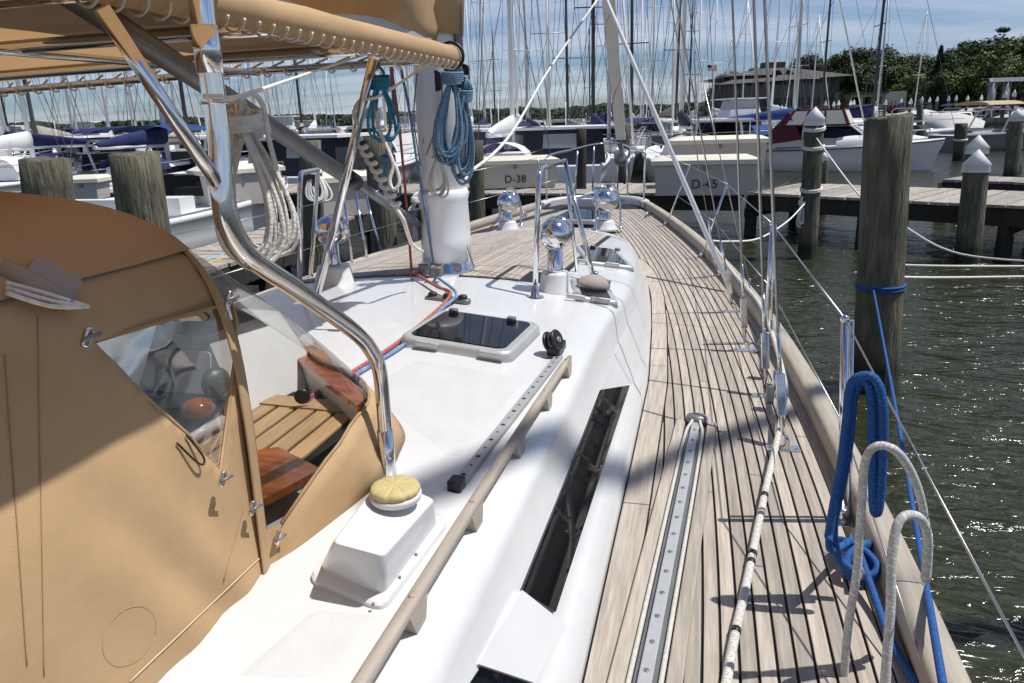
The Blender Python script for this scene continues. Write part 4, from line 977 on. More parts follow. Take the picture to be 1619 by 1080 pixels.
# sheet blocks and furling line leads near the chainplates
for (px, py, s_) in ((1226, 560, 1), (1219, 600, .9), (1190, 480, .8), (1232, 650, 1)):
    q = Us(px, py, dzf)+Vector((-.03, 0, .12)); o = part(MB().slab(q-Vector((0, 0, .04)), Vector((0, .3, 1)), Vector((0, 1, -.3)), .09*s_, .05*s_, .03, .015, .005, 4), 'lead_block', galv)
    part(MB().tube([q+Vector((-.003, -.01, -.06)), q+Vector((0, .005, .07*s_))], .008, 8), 'block_strap', chrome, o)
wl_ = Up(977, 43, Vector((0, 7.2, 0)), Vector((0, 1, 0))); wb_ = Us(1150, 462, dzf)+Vector((0, 0, .06))
d_ = (wl_-wb_).normalized(); part(MB().tube([wb_, wb_+d_*9.5], .019, 10), 'spinnaker_pole', mastw, label='slim white pole leaning from the deck edge up toward the forestay')
# jackline / furling line on deck
P = [Us(a, b, dzf)+Vector((0, 0, h)) for a, b, h in ((1142, 1130, .02), (1158, 1030, .02), (1180, 930, .02), (1196, 850, .022), (1212, 775, .03), (1226, 720, .05), (1237, 670, .10), (1236, 640, .13), (1218, 560, .12), (1196, 505, .12), (1160, 455, .10), (1128, 405, .09))]
jl = MB().tube(crom(P, 6), .0125, 10).build('furling_line', rw); tag(jl, 'thick white line with black bands running forward along the teak side deck', 'rope')
Q = crom(P, 6)
for k in (7, 14, 15, 22):
    o = MB().tube([Q[k], Q[k].lerp(Q[k+1], .45)], .0138, 10).build('black_band', black); o.parent = jl
# ---------------------------------------------------------------- ropes
def rope(name, pts, r, m_, label, n=8, closed=False, cat='rope', parts=()):
    o = MB().tube(crom(pts, n, closed), r, 8, closed).build(name, m_); tag(o, label, cat); return o
# blue coil on the lifeline and blue turns on the cleat
yc = 1.90
def cpt(px, py, y=yc): return Uy(px, py, y)
cl_ = [(1345, 915), (1332, 935), (1320, 905), (1310, 850), (1318, 800), (1330, 735), (1338, 670), (1345, 610), (1365, 594), (1385, 602), (1396, 640), (1396, 720), (1390, 800), (1383, 810), (1380, 780), (1379, 700), (1378, 640), (1374, 612), (1363, 600), (1350, 606)]
hs = []
P = [cpt(a, b, yc+.02*math.sin(i*.5)) for i, (a, b) in enumerate(cl_[3:])]
bl = MB(); bl.tube(crom(P, 6), .0115, 10)
P2 = [cpt(a+4, b+2, yc+.03) for a, b in ((1345, 900), (1322, 880), (1314, 830), (1328, 760), (1338, 700), (1346, 625), (1362, 598), (1380, 604), (1386, 650), (1384, 720), (1380, 800))]
bl.tube(crom(P2, 6), .0115, 10)
o = bl.build('dock_line_coil', rb); tag(o, 'royal blue rope coil draped over the lifeline by the near stanchion', 'rope')
cy, cz = 1.98, dz(2)
cc = Us(1352, 905, dzf)
c_ = part(MB().slab(cc+Vector((0, 0, .004)), Vector((0, 1, 0)), Vector((-1, 0, 0)), .11, .05, .012, .01, .003, 3), 'deck_cleat', chrome, label='steel deck cleat wrapped with blue rope')
part(MB().tube([cc+Vector((-.01, -.12, .065)), cc+Vector((0, 0, .06)), cc+Vector((.01, .12, .068))], .011, 8), 'cleat_horn', chrome, c_)
m = MB(); P = []
for i in range(70):
    t = i/70*2*math.pi*4; P.append(cc+Vector((.045*math.sin(2*t)*.9, .085*math.sin(t), .055+.022*math.cos(2*t)+.012*math.sin(t*.7))))
m.tube(crom(P, 2), .0105, 8)
m.tube(crom([cc+Vector((0, -.02, .08)), Us(1390, 985, dzf)+Vector((0, 0, .03)), Us(1410, 1030, dzf)+Vector((0, 0, .02)), Us(1452, 1100, dzf)+Vector((0, 0, .02))], 6), .0105, 8)
m.tube(crom([cc+Vector((0, .08, .06)), cpt(1315, 870), cpt(1311, 845)], 5), .0105, 8)
tag(m.build('cleated_line', rb), 'royal blue rope wrapped in turns round the steel deck cleat', 'rope')
# white rope loops hung over the lifeline
yw = 1.62
P = [(1332, 1110), (1340, 1000), (1355, 900), (1362, 800), (1368, 730), (1385, 706), (1412, 710), (1436, 738), (1455, 785), (1466, 850), (1467, 900), (1463, 918)]
rope('white_rope_loop', [Uy(a, b, yw+(.10 if i > 6 else 0)*(i-6)/5) for i, (a, b) in enumerate(P)], .0095, rgrey, 'taller white rope loop hanging over the lifeline at the lower right')
P = [(1396, 1120), (1402, 1040), (1408, 960), (1410, 880), (1420, 828), (1440, 814), (1460, 826), (1467, 860), (1463, 915)]
rope('white_rope_loop', [Uy(a, b, yw-.1+(.02*i)) for i, (a, b) in enumerate(P)], .0105, rgrey, 'lower, thicker white rope loop at the lower right corner')
# blue dock line from near piling past the rail
pq = Ud(1378, 442, 7.2)
rope('dock_line', [pq, Uy(1415, 640, 4.3), Uy(1448, 830, 2.6), Uy(1470, 960, 1.75), Uy(1492, 1090, 1.45)], .0095, rb, 'light blue mooring line leading from the big near piling past the toe rail')
# halyards at mast
def mp(px, py, dy=.17): return Uy(px, py, MP.y-dy)
rope('halyard', [mp(618, 100), mp(630, 190), mp(638, 270), mp(645, 350), mp(651, 430), Us(655, 440, ctop)+Vector((0, 0, .03)), Us(690, 462, ctop)+Vector((0, 0, .03)), Us(712, 478, ctop)+Vector((0, 0, .03)), Us(640, 538, ctop)+Vector((0, 0, .012)), Us(560, 592, ctop)+Vector((0, 0, .012)), Uz(486, 630, 1.86)], .0075, rr, 'red halyard running down beside the mast and aft over the cabin top')
rope('halyard', [mp(632, 100), mp(648, 180), mp(660, 260), mp(672, 330), mp(688, 430), Us(692, 447, ctop)+Vector((0, 0, .03)), Us(722, 474, ctop)+Vector((0, 0, .03)), Us(700, 492, ctop)+Vector((0, 0, .015)), Us(645, 545, ctop)+Vector((0, 0, .012)), Us(565, 596, ctop)+Vector((0, 0, .012)), Uz(484, 634, 1.855)], .0075, rbw, 'blue halyard running down the mast and aft over the cabin top')
q = Us(708, 476, ctop); org = part(MB().slab(q, Vector((1, -.25, 0)), Vector((.25, 1, 0)), .24, .05, .018, .02, .005, 4), 'deck_organiser', galv)
for s_ in (-.08, 0, .08): part(MB().lathe(q+Vector((s_, -s_*.25, .018)), [(.02, 0), (.022, .012), (.015, .018)], 14), 'sheave', black, org)
# coils
def coil(name, top, bot, width, n, r, m_, label, seed, neck=.18, lean=0, dz_=.03, depth=.03, turns=6):
    random.seed(seed); top = Vector(top); bot = Vector(bot); ax_ = bot-top; L = ax_.length; side = Vector((math.cos(YAW), math.sin(YAW), 0)); bk = Vector((-side.y, side.x, 0)); m = MB(); nk = top+ax_*neck
    for k in range(n):
        w = width*rnd(.55, 1.0); l = rnd(.82, 1.0); ph = rnd(-.3, .3); P = []
        ox = rnd(-.2, .2)*width; od = rnd(-1, 1)*depth
        for i in range(14):
            t = 2*math.pi*i/14; f = (1-math.cos(t))/2
            x = math.sin(t)*w*.5*(.25+.75*f)+ox*f; P.append(nk+ax_*(1-neck)*f*l+side*x+bk*(od+math.sin(t+ph)*depth*.6))
        m.tube(crom(P, 3, True), r, 6, closed=True)
        P = [nk+side*rnd(-.3, .3)*width*.4, top.lerp(nk, .5)+side*rnd(-.5, .5)*width*.4+bk*od, top+side*rnd(-.3, .3)*width*.2]; m.tube(crom(P, 4), r, 6)
    P = [nk-ax_*(neck*.35)+ax_*(neck*.6*i/(turns*10))+(side*math.cos(i*.63)+bk*math.sin(i*.63))*width*.24+Vector((0, 0, .006*math.sin(i*.63))) for i in range(turns*10)]
    m.tube(P, r, 6)
    o = m.build(name, m_); tag(o, label, 'rope'); return o
coil('rope_coil', mp(716, 92, .26), mp(712, 262, .26), .20, 15, .0075, rlb, 'thick coil of dusty blue braid hanging on the front of the mast', 4)
coil('rope_coil', mp(736, 120, .2), mp(730, 292, .2), .15, 10, .0065, rlb, 'second dusty blue coil, longer and right behind the first on the mast', 9)
coil('rope_coil', Uy(597, 100, 2.75), Uy(612, 226, 2.75), .15, 4, .005, rteal, 'teal rope coil hanging from the awning tube left of the mast', 12, .25)
coil('rope_coil', mp(692, 245, .24), mp(694, 312, .24), .11, 6, .006, ropew, 'small pale coil on the lower left of the white mast', 15, .05, turns=1)
coil('rope_coil', mp(612, 236, .1), mp(618, 320, .1), .15, 7, .007, rlb, 'tangled dark blue coil low down just left of the mast', 18, .2)
coil('rope_coil', Ux(372, 158, AX-.04), Ux(408, 436, AX-.04), .16, 9, .0042, ropew, 'long white coil tied to the steel arch and hanging to the cabin top', 21, .12, depth=.02)
coil('rope_coil', Ux(380, 162, AX-.06), Ux(425, 420, AX-.06), .17, 6, .0038, ropew, 'looser white coil with open loops right beside the long one on the arch', 25, .15, depth=.02)
# white lacing line from arch to mast, knots
rope('tie_line', [Ux(322, 153, AX+.02), Ux(348, 153, AX+.03), Ux(380, 152, AX), Ud(470, 122, 1.9), Ud(560, 92, 2.6), Ud(600, 80, 2.9)], .004, ropew, 'thin white line from the steel arch up toward the rolled awning')
rope('tie_line', [Ux(375, 160, AX), Ux(398, 148, AX), Ux(416, 168, AX), Ux(424, 215, AX), Ux(436, 262, AX), Ux(447, 300, AX)], .0045, ropew, 'white rope tail curving down from the knot on the arch')
rope('tie_line', [Ud(572, 158, 2.78), Ud(600, 152, 2.78), Ud(640, 126, 3.0), Ud(690, 90, 3.2)], .0055, ropew, 'short white line from the awning post knot up to the boom')
P = [Ud(a, b, 2.8) for a, b in ((565, 200), (560, 175), (575, 155), (592, 160), (600, 205), (615, 240), (622, 262), (616, 285), (622, 300), (631, 290), (628, 270), (620, 255))]
rope('tie_line', P, .0075, ropew, 'white rope with a hanging eye just left of the mast')
P = []; a, b = Ud(566, 220, 3.3), Ud(630, 330, 3.3); dcs = (b-a)
for i in range(60): P.append(a+dcs*i/60+Vector((.017*math.cos(i*.9), .012*math.sin(i*.9), .010*math.sin(i*.9))))
P += [b+Vector((.02, 0, -.05)), Ud(650, 385, 3.5), Ud(668, 398, 3.6)]
rope('knotted_line', P, .0095, ropew, 'white daisy-chained rope slanting down toward the mast foot', n=2)
rope('sheet', [Ud(700, 300, 3.9), Uy(800, 222, 5.5), Uy(868, 110, 7.5), Uy(944, 0, 9)], .011, ropew, 'white line rising from the mast to the upper right')
for i, (a, b, l) in enumerate((((700, 120), (674, 245), 'grey cable hanging down the face of the mast'), ((660, 110), (665, 262), 'thin dark line beside the left edge of the mast'))):
    rope('cable', [mp(a[0], a[1], .16), mp((a[0]+b[0])/2-8*(i*2-1), (a[1]+b[1])/2, .17), mp(*b, .16)], .004, galv, l)
# dark block cluster at the gooseneck
for k, (a, b) in enumerate(((732, 118), (722, 132), (688, 128))):
    q = mp(a, b, .14); part(MB().slab(q, Vector((0, 0, 1)), Vector((1, 0, 0)), .10, .055, .03, .02, .006, 4), 'halyard_block', black)
P = [Uy(a, b, 6.8) for a, b in ((748, 268), (800, 218), (850, 150))]
# ================================================================ MARINA
random.seed(21)
AZ = Vector((cf.x, cf.y, 0)).normalized(); RT = Vector((AZ.y, -AZ.x, 0))   # looking direction / right on the ground
# water and far bed
wm = bpy.data.materials.new('harbour water'); wm.use_nodes = True; nt = wm.node_tree; b = nt.nodes['Principled BSDF']
b.inputs['Base Color'].default_value = (.027, .030, .014, 1); b.inputs['Roughness'].default_value = .13; b.inputs['IOR'].default_value = 1.33; b.inputs['Specular IOR Level'].default_value = .5
tc = N(nt, 'ShaderNodeTexCoord'); mp1 = N(nt, 'ShaderNodeMapping'); mp1.inputs['Scale'].default_value = (1, 2.1, 1); mp1.inputs['Rotation'].default_value = (0, 0, R(22)); nt.links.new(tc.outputs['Object'], mp1.inputs[0])
a1 = N(nt, 'ShaderNodeTexNoise'); a1.inputs['Scale'].default_value = 1.1; a1.inputs['Detail'].default_value = 2.5; a1.inputs['Distortion'].default_value = .6; nt.links.new(mp1.outputs[0], a1.inputs[0])
a2 = N(nt, 'ShaderNodeTexNoise'); a2.inputs['Scale'].default_value = 4.6; a2.inputs['Detail'].default_value = 3.5; a2.inputs['Distortion'].default_value = .5; nt.links.new(mp1.outputs[0], a2.inputs[0])
b1 = N(nt, 'ShaderNodeBump'); b1.inputs['Strength'].default_value = 1; b1.inputs['Distance'].default_value = .18; nt.links.new(a1.outputs[0], b1.inputs['Height'])
b2 = N(nt, 'ShaderNodeBump'); b2.inputs['Strength'].default_value = 1; b2.inputs['Distance'].default_value = .05; nt.links.new(a2.outputs[0], b2.inputs['Height']); nt.links.new(b1.outputs[0], b2.inputs['Normal']); nt.links.new(b2.outputs[0], b.inputs['Normal'])
c_ = AZ*1500
wt = MB().add([AZ*3000-RT*3500, AZ*3000+RT*3500, -AZ*300+RT*3500, -AZ*300-RT*3500], [(3, 2, 1, 0)]).build('water', wm); struct(wt)
# ---------------------------------------------------------------- pilings
def piling(px, pyb, pyt, wpx, D=None, cap=False, label=None, group=None, m_=None, ptx=None, n=20, broken=False):
    """base pixel at the water, top pixel row, width in pixels near the top"""
    bp_ = Uz(px, pyb, 0) if D is None else Ud(px, pyb, D); bp_.z = 0
    DD = (bp_-CAM).dot(AZ); d = ray(ptx or px, pyt); tp = CAM+d*(DD/d.dot(AZ)); r = wpx/2*((tp-CAM).dot(cf))/F_
    o = empty('piling', bp_, label or 'weathered timber piling', 'piling', group)
    H = tp.z; sh = Vector((tp.x, tp.y, 0))-Vector((bp_.x, bp_.y, 0)); rg = []
    hs = [-1.2, 0, .15, .4]+[.4+(H-.4)*k/6 for k in range(1, 7)]
    for z in hs:
        k = z/H; rr_ = r*(1.06-.06*k); rg.append([bp_+sh*k+Vector((rr_*(1+.035*noise.noise(Vector((math.cos(t)*2, z*.8, r*50))))*math.cos(t), rr_*math.sin(t), z)) for t in [2*math.pi*j/n for j in range(n)]])
    if broken:
        rg[-1] = [p+Vector((0, 0, .05*noise.noise(p*6)-.01)) for p in rg[-1]]; c = sum(rg[-1], Vector())/n
        rg.append([c+(p-c)*.85+Vector((0, 0, .012+.02*noise.noise(p*9))) for p in rg[-1]]); rg.append([c+(p-c)*.3+Vector((0, 0, .014)) for p in rg[-1]])
    MB().rings(rg).build('post', m_ or pilem, o, bp_)
    if cap:
        t = tp; MB().lathe(t-Vector((0, 0, r*.55)), [(r*1.10, 0), (r*1.12, .01), (r*1.10, r*.62), (r*1.16, r*.66), (r*.12, r*1.85), (.002, r*1.95)], n).build('cone_cap', capw, o, bp_)
    o['_r'] = r
    return o, bp_, tp, r
pA = piling(1383, 612, 186, 70, label='large bare weathered piling standing closest beside the starboard rail', ptx=1405, n=32, broken=True)
pB = piling(1276, 408, 190, 29, label='capped piling with rope turns left of the largest bare piling', cap=True, ptx=1288)
pC = piling(1529, 414, 262, 36, label='capped piling in front of the right hand dock', cap=True, ptx=1544)
pD = piling(1535, 300, 235, 30, D=19, label='capped piling just behind the capped one at the right dock', cap=True, ptx=1545)
pE = piling(1452, 262, 198, 19, label='uncapped piling directly right of the biggest piling', ptx=1454)
pF = piling(1516, 254, 195, 18, label='uncapped piling between the white covered boat and the dock', ptx=1520)
pG = piling(1602, 275, 205, 22, label='stout uncapped piling at the right edge behind the dock', ptx=1604)
pH = piling(1608, 214, 186, 20, D=26, cap=True, label='capped piling at the far right edge of the frame')
pI = piling(1303, 300, 250, 13, D=19, cap=True, label='small capped piling touching the roped one')
pJ = piling(75, 420, 250, 72, D=8.6, label='wide mossy piling top at far left above the dodger', n=28, ptx=70, broken=True)
pK = piling(235, 430, 243, 74, D=8.0, label='wide mossy piling top second from the left above the dodger', n=28, ptx=212, broken=True)
pL = piling(493, 420, 222, 34, D=10, label='bare piling behind the port guard rail', ptx=490)
pM = piling(607, 400, 216, 42, D=10.5, label='bare piling just left of the yacht mast', ptx=597)
pN = piling(753, 300, 222, 24, D=17, label='dark piling just right of the yacht mast', ptx=752)
pO = piling(919, 310, 203, 16, D=18, label='dark square-looking piling right of the dock box marked D-38', m_=beam)
pP = piling(986, 300, 196, 20, D=21, label='grey piling behind the furling drum')
for i, (x, y0, y1, w, l) in enumerate(((1454, 228, 157, 9, 'tall dark piling at the left corner of the white covered boat'), (1548, 206, 172, 10, 'left one of two dark pilings beside the right hand motorboat'), (1571, 205, 168, 9, 'right one of two dark pilings beside the right hand motorboat'), (1198, 225, 180, 8, 'slim dark piling beside the white sailboat bow'))):
    piling(x, y0, y1, w, label=l, n=12, m_=pilef)
# far rows of capped pilings: one master copied
pm, _, _, _ = piling(600, 220, 207, 7, D=60, cap=True, label='far timber piling with a white cone cap', group='far capped pilings', n=10, m_=pilef)
fr0 = pm.location.copy(); pmh = 1.0
def farpile(px, pyt, wpx):
    # real size 0.32 m wide: distance from the apparent width
    D = .36*F_/wpx; d = ray(px, pyt); p = CAM+d*(D/d.dot(AZ)); c = copy_tree(pm); c.location = (p.x, p.y, 0)
    H0 = 1.0; return c, p, D
for ob_ in pm.children: pass
_hp = max(v.co.z for v in [c for c in pm.children if c.name.startswith('cone')][0].data.vertices)
_rp = max(abs(v.co.x) for v in [c for c in pm.children if c.name.startswith('post')][0].data.vertices)
far_px = [(776, 195, 6), (768, 196, 5), (826, 195, 5), (833, 196, 5), (840, 193, 6), (846, 195, 5), (852, 194, 5), (860, 197, 5), (866, 202, 8), (846, 204, 8), (825, 206, 7), (933, 199, 7), (951, 199, 7), (944, 192, 5), (880, 188, 4), (1012, 195, 5), (1020, 198, 6), (1032, 192, 5), (1040, 190, 5), (1047, 192, 5), (1056, 191, 6), (1062, 190, 5),
          (147, 232, 9), (162, 229, 6), (168, 227, 6), (174, 229, 6), (204, 228, 8), (221, 226, 7), (267, 232, 7), (116, 240, 7), (420, 256, 12), (520, 208, 5), (530, 207, 5), (538, 208, 5), (546, 208, 5), (505, 210, 5), (614, 203, 6), (628, 200, 5), (610, 206, 5), (1215, 163, 5), (1228, 165, 5), (1236, 166, 5), (1256, 163, 6), (1305, 159, 5), (1318, 160, 5), (1326, 158, 5), (1387, 155, 5), (1350, 157, 5), (1400, 157, 6), (1345, 158, 5), (1440, 155, 6), (1458, 152, 5), (1500, 151, 5), (1512, 150, 5), (1530, 150, 5), (1590, 143, 7), (1604, 141, 7), (1566, 147, 5), (1552, 149, 5), (1482, 152, 5), (1470, 153, 5), (1425, 155, 5)]
for k in range(46): far_px.append((rnd(-20, 1180), None, rnd(3.4, 7)))
for px, py, w in far_px:
    D = .36*F_/w
    if py is None:
        p = Ud(px, 190, D); zt = rnd(1.7, 2.5)
    else:
        d = ray(px, py); p = CAM+d*(D/d.dot(AZ)); zt = max(1.2, p.z)
    c = copy_tree(pm); c.location = (p.x, p.y, 0); c.scale = (.18/_rp, .18/_rp, zt/_hp)
pm.scale = (.18/_rp, .18/_rp, 2.0/_hp)
# ropes on pilings
def wrapring(P, k, r_=.012, m_=ropew, label='', n=2, tilt=.04):
    o, bp_, tp, r = P; c = bp_.lerp(tp, k); m = MB()
    pts = [c+Vector(((r+.012)*math.cos(t), (r+.012)*math.sin(t), .03*t/6.28+tilt*math.sin(t))) for t in [2*math.pi*j/20 for j in range(20*n+1)]]
    m.tube(pts, r_, 6); q = m.build('rope_turns', m_); tag(q, label, 'rope'); return c
cA = wrapring(pA, .385, .014, rb, 'blue rope looped round the large bare piling', 2, .0)
rope('mooring_line', [Ud(1352, 431, (pA[1]-CAM).dot(cf)), Ud(1400, 437, (pA[1]-CAM).dot(cf)-.4), Ud(1500, 439, 7.2), Ud(1700, 436, 7.4)], .012, ropew, 'lower white line running right from the biggest piling')
rope('mooring_line', [Ud(1415, 419, 7.6), Ud(1520, 421, 7.6), Ud(1720, 421, 7.8)], .012, ropew, 'upper white line running right from the biggest piling')
rope('mooring_line', [pB[1].lerp(pB[2], .9), Ud(1360, 310, 11), Ud(1425, 355, 9.5), Ud(1520, 402, 9), Ud(1720, 418, 8)], .013, ropew, 'slack white line drooping behind the biggest piling to the right edge')
rope('mooring_line', [Ud(1272, 322, 12.5), Ud(1245, 350, 11), Ud(1200, 377, 9.5), Ud(1150, 382, 8.6), Ud(1120, 380, 8.2)], .012, ropew, 'sagging white mooring line from the roped piling to the toe rail')
for k, l in ((.93, 'upper rope turns'), (.80, 'middle rope turns'), (.50, 'lower rope turns')): wrapring(pB, k, .02, ropew, l+' on the capped piling left of the largest one', 2)
wrapring(pF, .55, .03, ropew, 'rope turns on the piling in front of the covered boat'); wrapring(pG, .55, .025, dark, 'dark rope turns on the piling at the right edge')
rope('mooring_line', [Ud(1302, 255, 14), Ud(1240, 292, 13), Ud(1180, 305, 12.5)], .01, darkwire, 'dark slack line left of the roped piling')
coil('rope_coil', pB[1].lerp(pB[2], .42)+Vector((-.15, -.12, .1)), pB[1].lerp(pB[2], .42)+Vector((-.15, -.12, -.45)), .22, 5, .014, ropew, 'old grey rope bundle on the roped piling near the dock', 31, .2)
coil('rope_coil', Ud(495, 258, 9.6), Ud(508, 322, 9.6), .35, 7, .015, ropew, 'frayed rope bundle on the piling behind the port guard', 33, .2)
coil('rope_coil', Ud(662, 305, 10.2), Ud(656, 360, 10.2), .35, 7, .018, ropew, 'pale rope bundle on the piling left of the mast foot', 35, .2)
# ---------------------------------------------------------------- docks
def dock(p0, p1, width, label, z=.92, pw=.30, back=1, posts=True):
    d = (p1-p0); L = d.length; d = d.normalized(); nrm = Vector((-d.y, d.x, 0))*back; o = empty('dock', (p0.x, p0.y, 0), label, 'dock'); root = (p0.x, p0.y, 0)
    n = int(L/pw); pro = None
    for i in range(n):
        c = p0+d*(pw*(i+.5)); c.z = z+rnd(-.006, .006)
        w = pw-.022+rnd(-.006, .006); lg = width+rnd(-.06, .06)
        MB().box(c+nrm*(width/2), (w, lg, .05), math.atan2(d.y, d.x)+rnd(-.006, .006)).build('plank', dockw, o, root)
    for k in (.04, .96):
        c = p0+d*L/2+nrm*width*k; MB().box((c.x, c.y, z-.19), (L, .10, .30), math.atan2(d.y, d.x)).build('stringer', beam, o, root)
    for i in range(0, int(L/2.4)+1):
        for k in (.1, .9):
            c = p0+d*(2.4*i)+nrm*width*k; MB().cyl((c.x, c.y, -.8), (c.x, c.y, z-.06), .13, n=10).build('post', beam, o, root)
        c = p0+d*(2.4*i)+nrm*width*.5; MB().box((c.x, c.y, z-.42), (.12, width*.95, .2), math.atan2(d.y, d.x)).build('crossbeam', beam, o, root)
    return o, d, nrm
q0, q1 = Uz(1180, 304, .95), Uz(1619, 326, .95); dr_ = (q1-q0).normalized()
dk1 = dock(q0-dr_*0, q1+dr_*6, 2.6, 'weathered plank dock crossing the water on the right side of the picture')
e0, e1 = Uz(690, 305, .95), Uz(1170, 306, .95); dl_ = (e1-e0).normalized()
dk2 = dock(e0-dl_*14, e1, 2.6, 'weathered plank dock behind the bow carrying the white dock boxes')
f0, f1 = Uz(1490, 283, .95), Uz(1619, 288, .95)
dk3 = dock(f0, f1+(f1-f0).normalized()*5, 1.3, 'short finger pier with pale boards behind the capped pilings at right')
# port-side finger pier beside the yacht
g0, g1 = Uz(385, 412, .9), Uz(600, 330, .9)
dk4 = dock(g0-(g1-g0).normalized()*4, g1, 1.1, 'narrow plank finger pier along the port side of the yacht', back=1)
for i, (mm_, nm_) in enumerate(((mat('yellow hose', (.55, .42, .08), .5), 'yellow hose lying along the port finger pier'), (mat('pale blue hose', (.22, .42, .5), .5), 'pale blue hose beside the yellow one on the port finger pier'))):
    gd = (g1-g0).normalized(); gn = Vector((-gd.y, gd.x, 0)); P_ = [g0+gd*(.6*j-1)+gn*(.22+.16*i+.05*math.sin(j*.9+i))+Vector((0, 0, .045)) for j in range(12)]
    rope('hose', P_, .014, mm_, nm_, cat='hose')
# dock boxes
def dock_box(bl, br, topl, lab, letters=None, z=.97, depth=.85, flip=1, hh=None, mm=None):
    a, b_ = Uz(*bl, z), Uz(*br, z); u = (b_-a); w = u.length; u = u.normalized(); n_ = Vector((-u.y, u.x, 0)); up = Vector((0, 0, 1))
    t = Up(topl[0], topl[1], a, -n_); h = hh or max(.4, t.z-z); root = (a.x, a.y, z); o = empty('dock_box', root, lab, 'dock box')
    A = [a+u*.06+n_*.04, b_-u*.06+n_*.04, b_-u*.06+n_*(depth-.04), a+u*.06+n_*(depth-.04)]; T = [p+up*h+(-u*.04 if i in (0, 3) else u*.04)-n_*(.04 if i < 2 else -.04) for i, p in enumerate(A)]
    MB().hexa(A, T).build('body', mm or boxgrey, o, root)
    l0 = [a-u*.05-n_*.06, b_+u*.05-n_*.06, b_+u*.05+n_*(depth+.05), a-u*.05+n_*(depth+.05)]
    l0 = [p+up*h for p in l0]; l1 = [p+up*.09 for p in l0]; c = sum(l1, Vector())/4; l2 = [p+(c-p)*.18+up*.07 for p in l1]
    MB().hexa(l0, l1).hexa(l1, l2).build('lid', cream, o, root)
    MB().slab(a+u*w*.5-n_*.02+up*(h-.06), u, up, .07, .09, .03, .01, .004, 3).build('latch', galv, o, root)
    if letters:
        M = Matrix((u, up, -n_)).transposed().to_4x4(); M.translation = a+u*w*.5+up*h*.36-n_*.005; k = h/1.0
        text(None, letters, .26, M, black, o, root)
    return o
dock_box((748, 300), (882, 295), (745, 262), 'cream dock box marked D-38 on the dock beyond the bow', 'D-38')
dock_box((1032, 310), (1196, 308), (1030, 262), 'big grey-sided dock box marked D-45 right of the bow', 'D-45')
dock_box((1062, 296), (1210, 293), (1060, 246), 'second long dock box standing right behind the one marked D-45', hh=.95)
dock_box((330, 330), (452, 318), (325, 278), 'cream dock box seen behind the white rope coils', z=.95)
dock_box((508, 345), (590, 338), (508, 290), 'grey dock box between the two bare pilings left of the mast', z=.95)
dock_box((108, 318), (158, 316), (108, 290), 'cream dock box between the two wide mossy pilings', z=.95)
# ---------------------------------------------------------------- boats (local frame: bow towards +y, origin at waterline amidships)
def hullmesh(L, B, fb, fs, tr=.8, rake=.10, flare=.12, deckdrop=.0, n=14):
    rg = []; 
    for i in range(n+1):
        t = i/n; y = -L/2+L*t; sh = fs+(fb-fs)*t**1.8
        w = B/2*(tr+(1-tr)*math.sin(min(t/.5, 1)*math.pi/2)) if t < .5 else B/2*max(1-((t-.5)/.5)**2.6, .008)
        wl = w*(.86 if t < .6 else .86*(1-((t-.6)/.4)**1.6)+.004); ys_ = y+(rake*L*t**4)
        P = [(0, y, -.35*(1-t**3)), (wl*.7, y, -.2), (wl, y, .02), (wl*.5+w*.5, y*.5+ys_*.5, sh*.5), (w*.985, ys_, sh*.88), (w, ys_, sh*.9), (w*1.01, ys_, sh), (w*.93, ys_, sh+.02), (w*.9, ys_, sh-.03)]
        rg.append([(-a, b_, c) for a, b_, c in P[::-1][:-1]]+[(a, b_, c) for a, b_, c in P])
    m = MB().rings(rg, closed=False, cap=False); k = len(rg[0]); m.add(rg[0], [tuple(range(k))[::-1]])
    dk = MB()
    for r0, r1 in zip(rg, rg[1:]): dk.add([r0[0], r0[-1], r1[-1], r1[0]], [(0, 1, 2, 3)])
    return m, dk, rg
def trap(m, y0, y1, w0, w1, z0, h, s0=.15, s1=.3, tw=.85):   # cabin block with sloped ends: y0 aft, y1 fwd
    b_ = [(-w0/2, y0, z0), (w0/2, y0, z0), (w1/2, y1, z0), (-w1/2, y1, z0)]; t = [(-w0/2*tw, y0+s0, z0+h), (w0/2*tw, y0+s0, z0+h), (w1/2*tw, y1-s1, z0+h), (-w1/2*tw, y1-s1, z0+h)]
    m.hexa(b_, t); return b_, t
def faceq(b_, t, i, u0, u1, v0, v1, off=.012, m=None):
    A = [Vector(p) for p in b_]; T = [Vector(p) for p in t]; j = (i+1) % 4; n_ = (A[j]-A[i]).cross(T[i]-A[i]).normalized()
    q = lambda u, v: A[i].lerp(A[j], u).lerp(T[i].lerp(T[j], u), v)+n_*off
    return m.hexa([q(u0, v0)-n_*.02, q(u1, v0)-n_*.02, q(u1, v1)-n_*.02, q(u0, v1)-n_*.02], [q(u0, v0), q(u1, v0), q(u1, v1), q(u0, v1)])
def lpart(m, name, m_, o): return m.build(name, m_, o, (0, 0, 0))
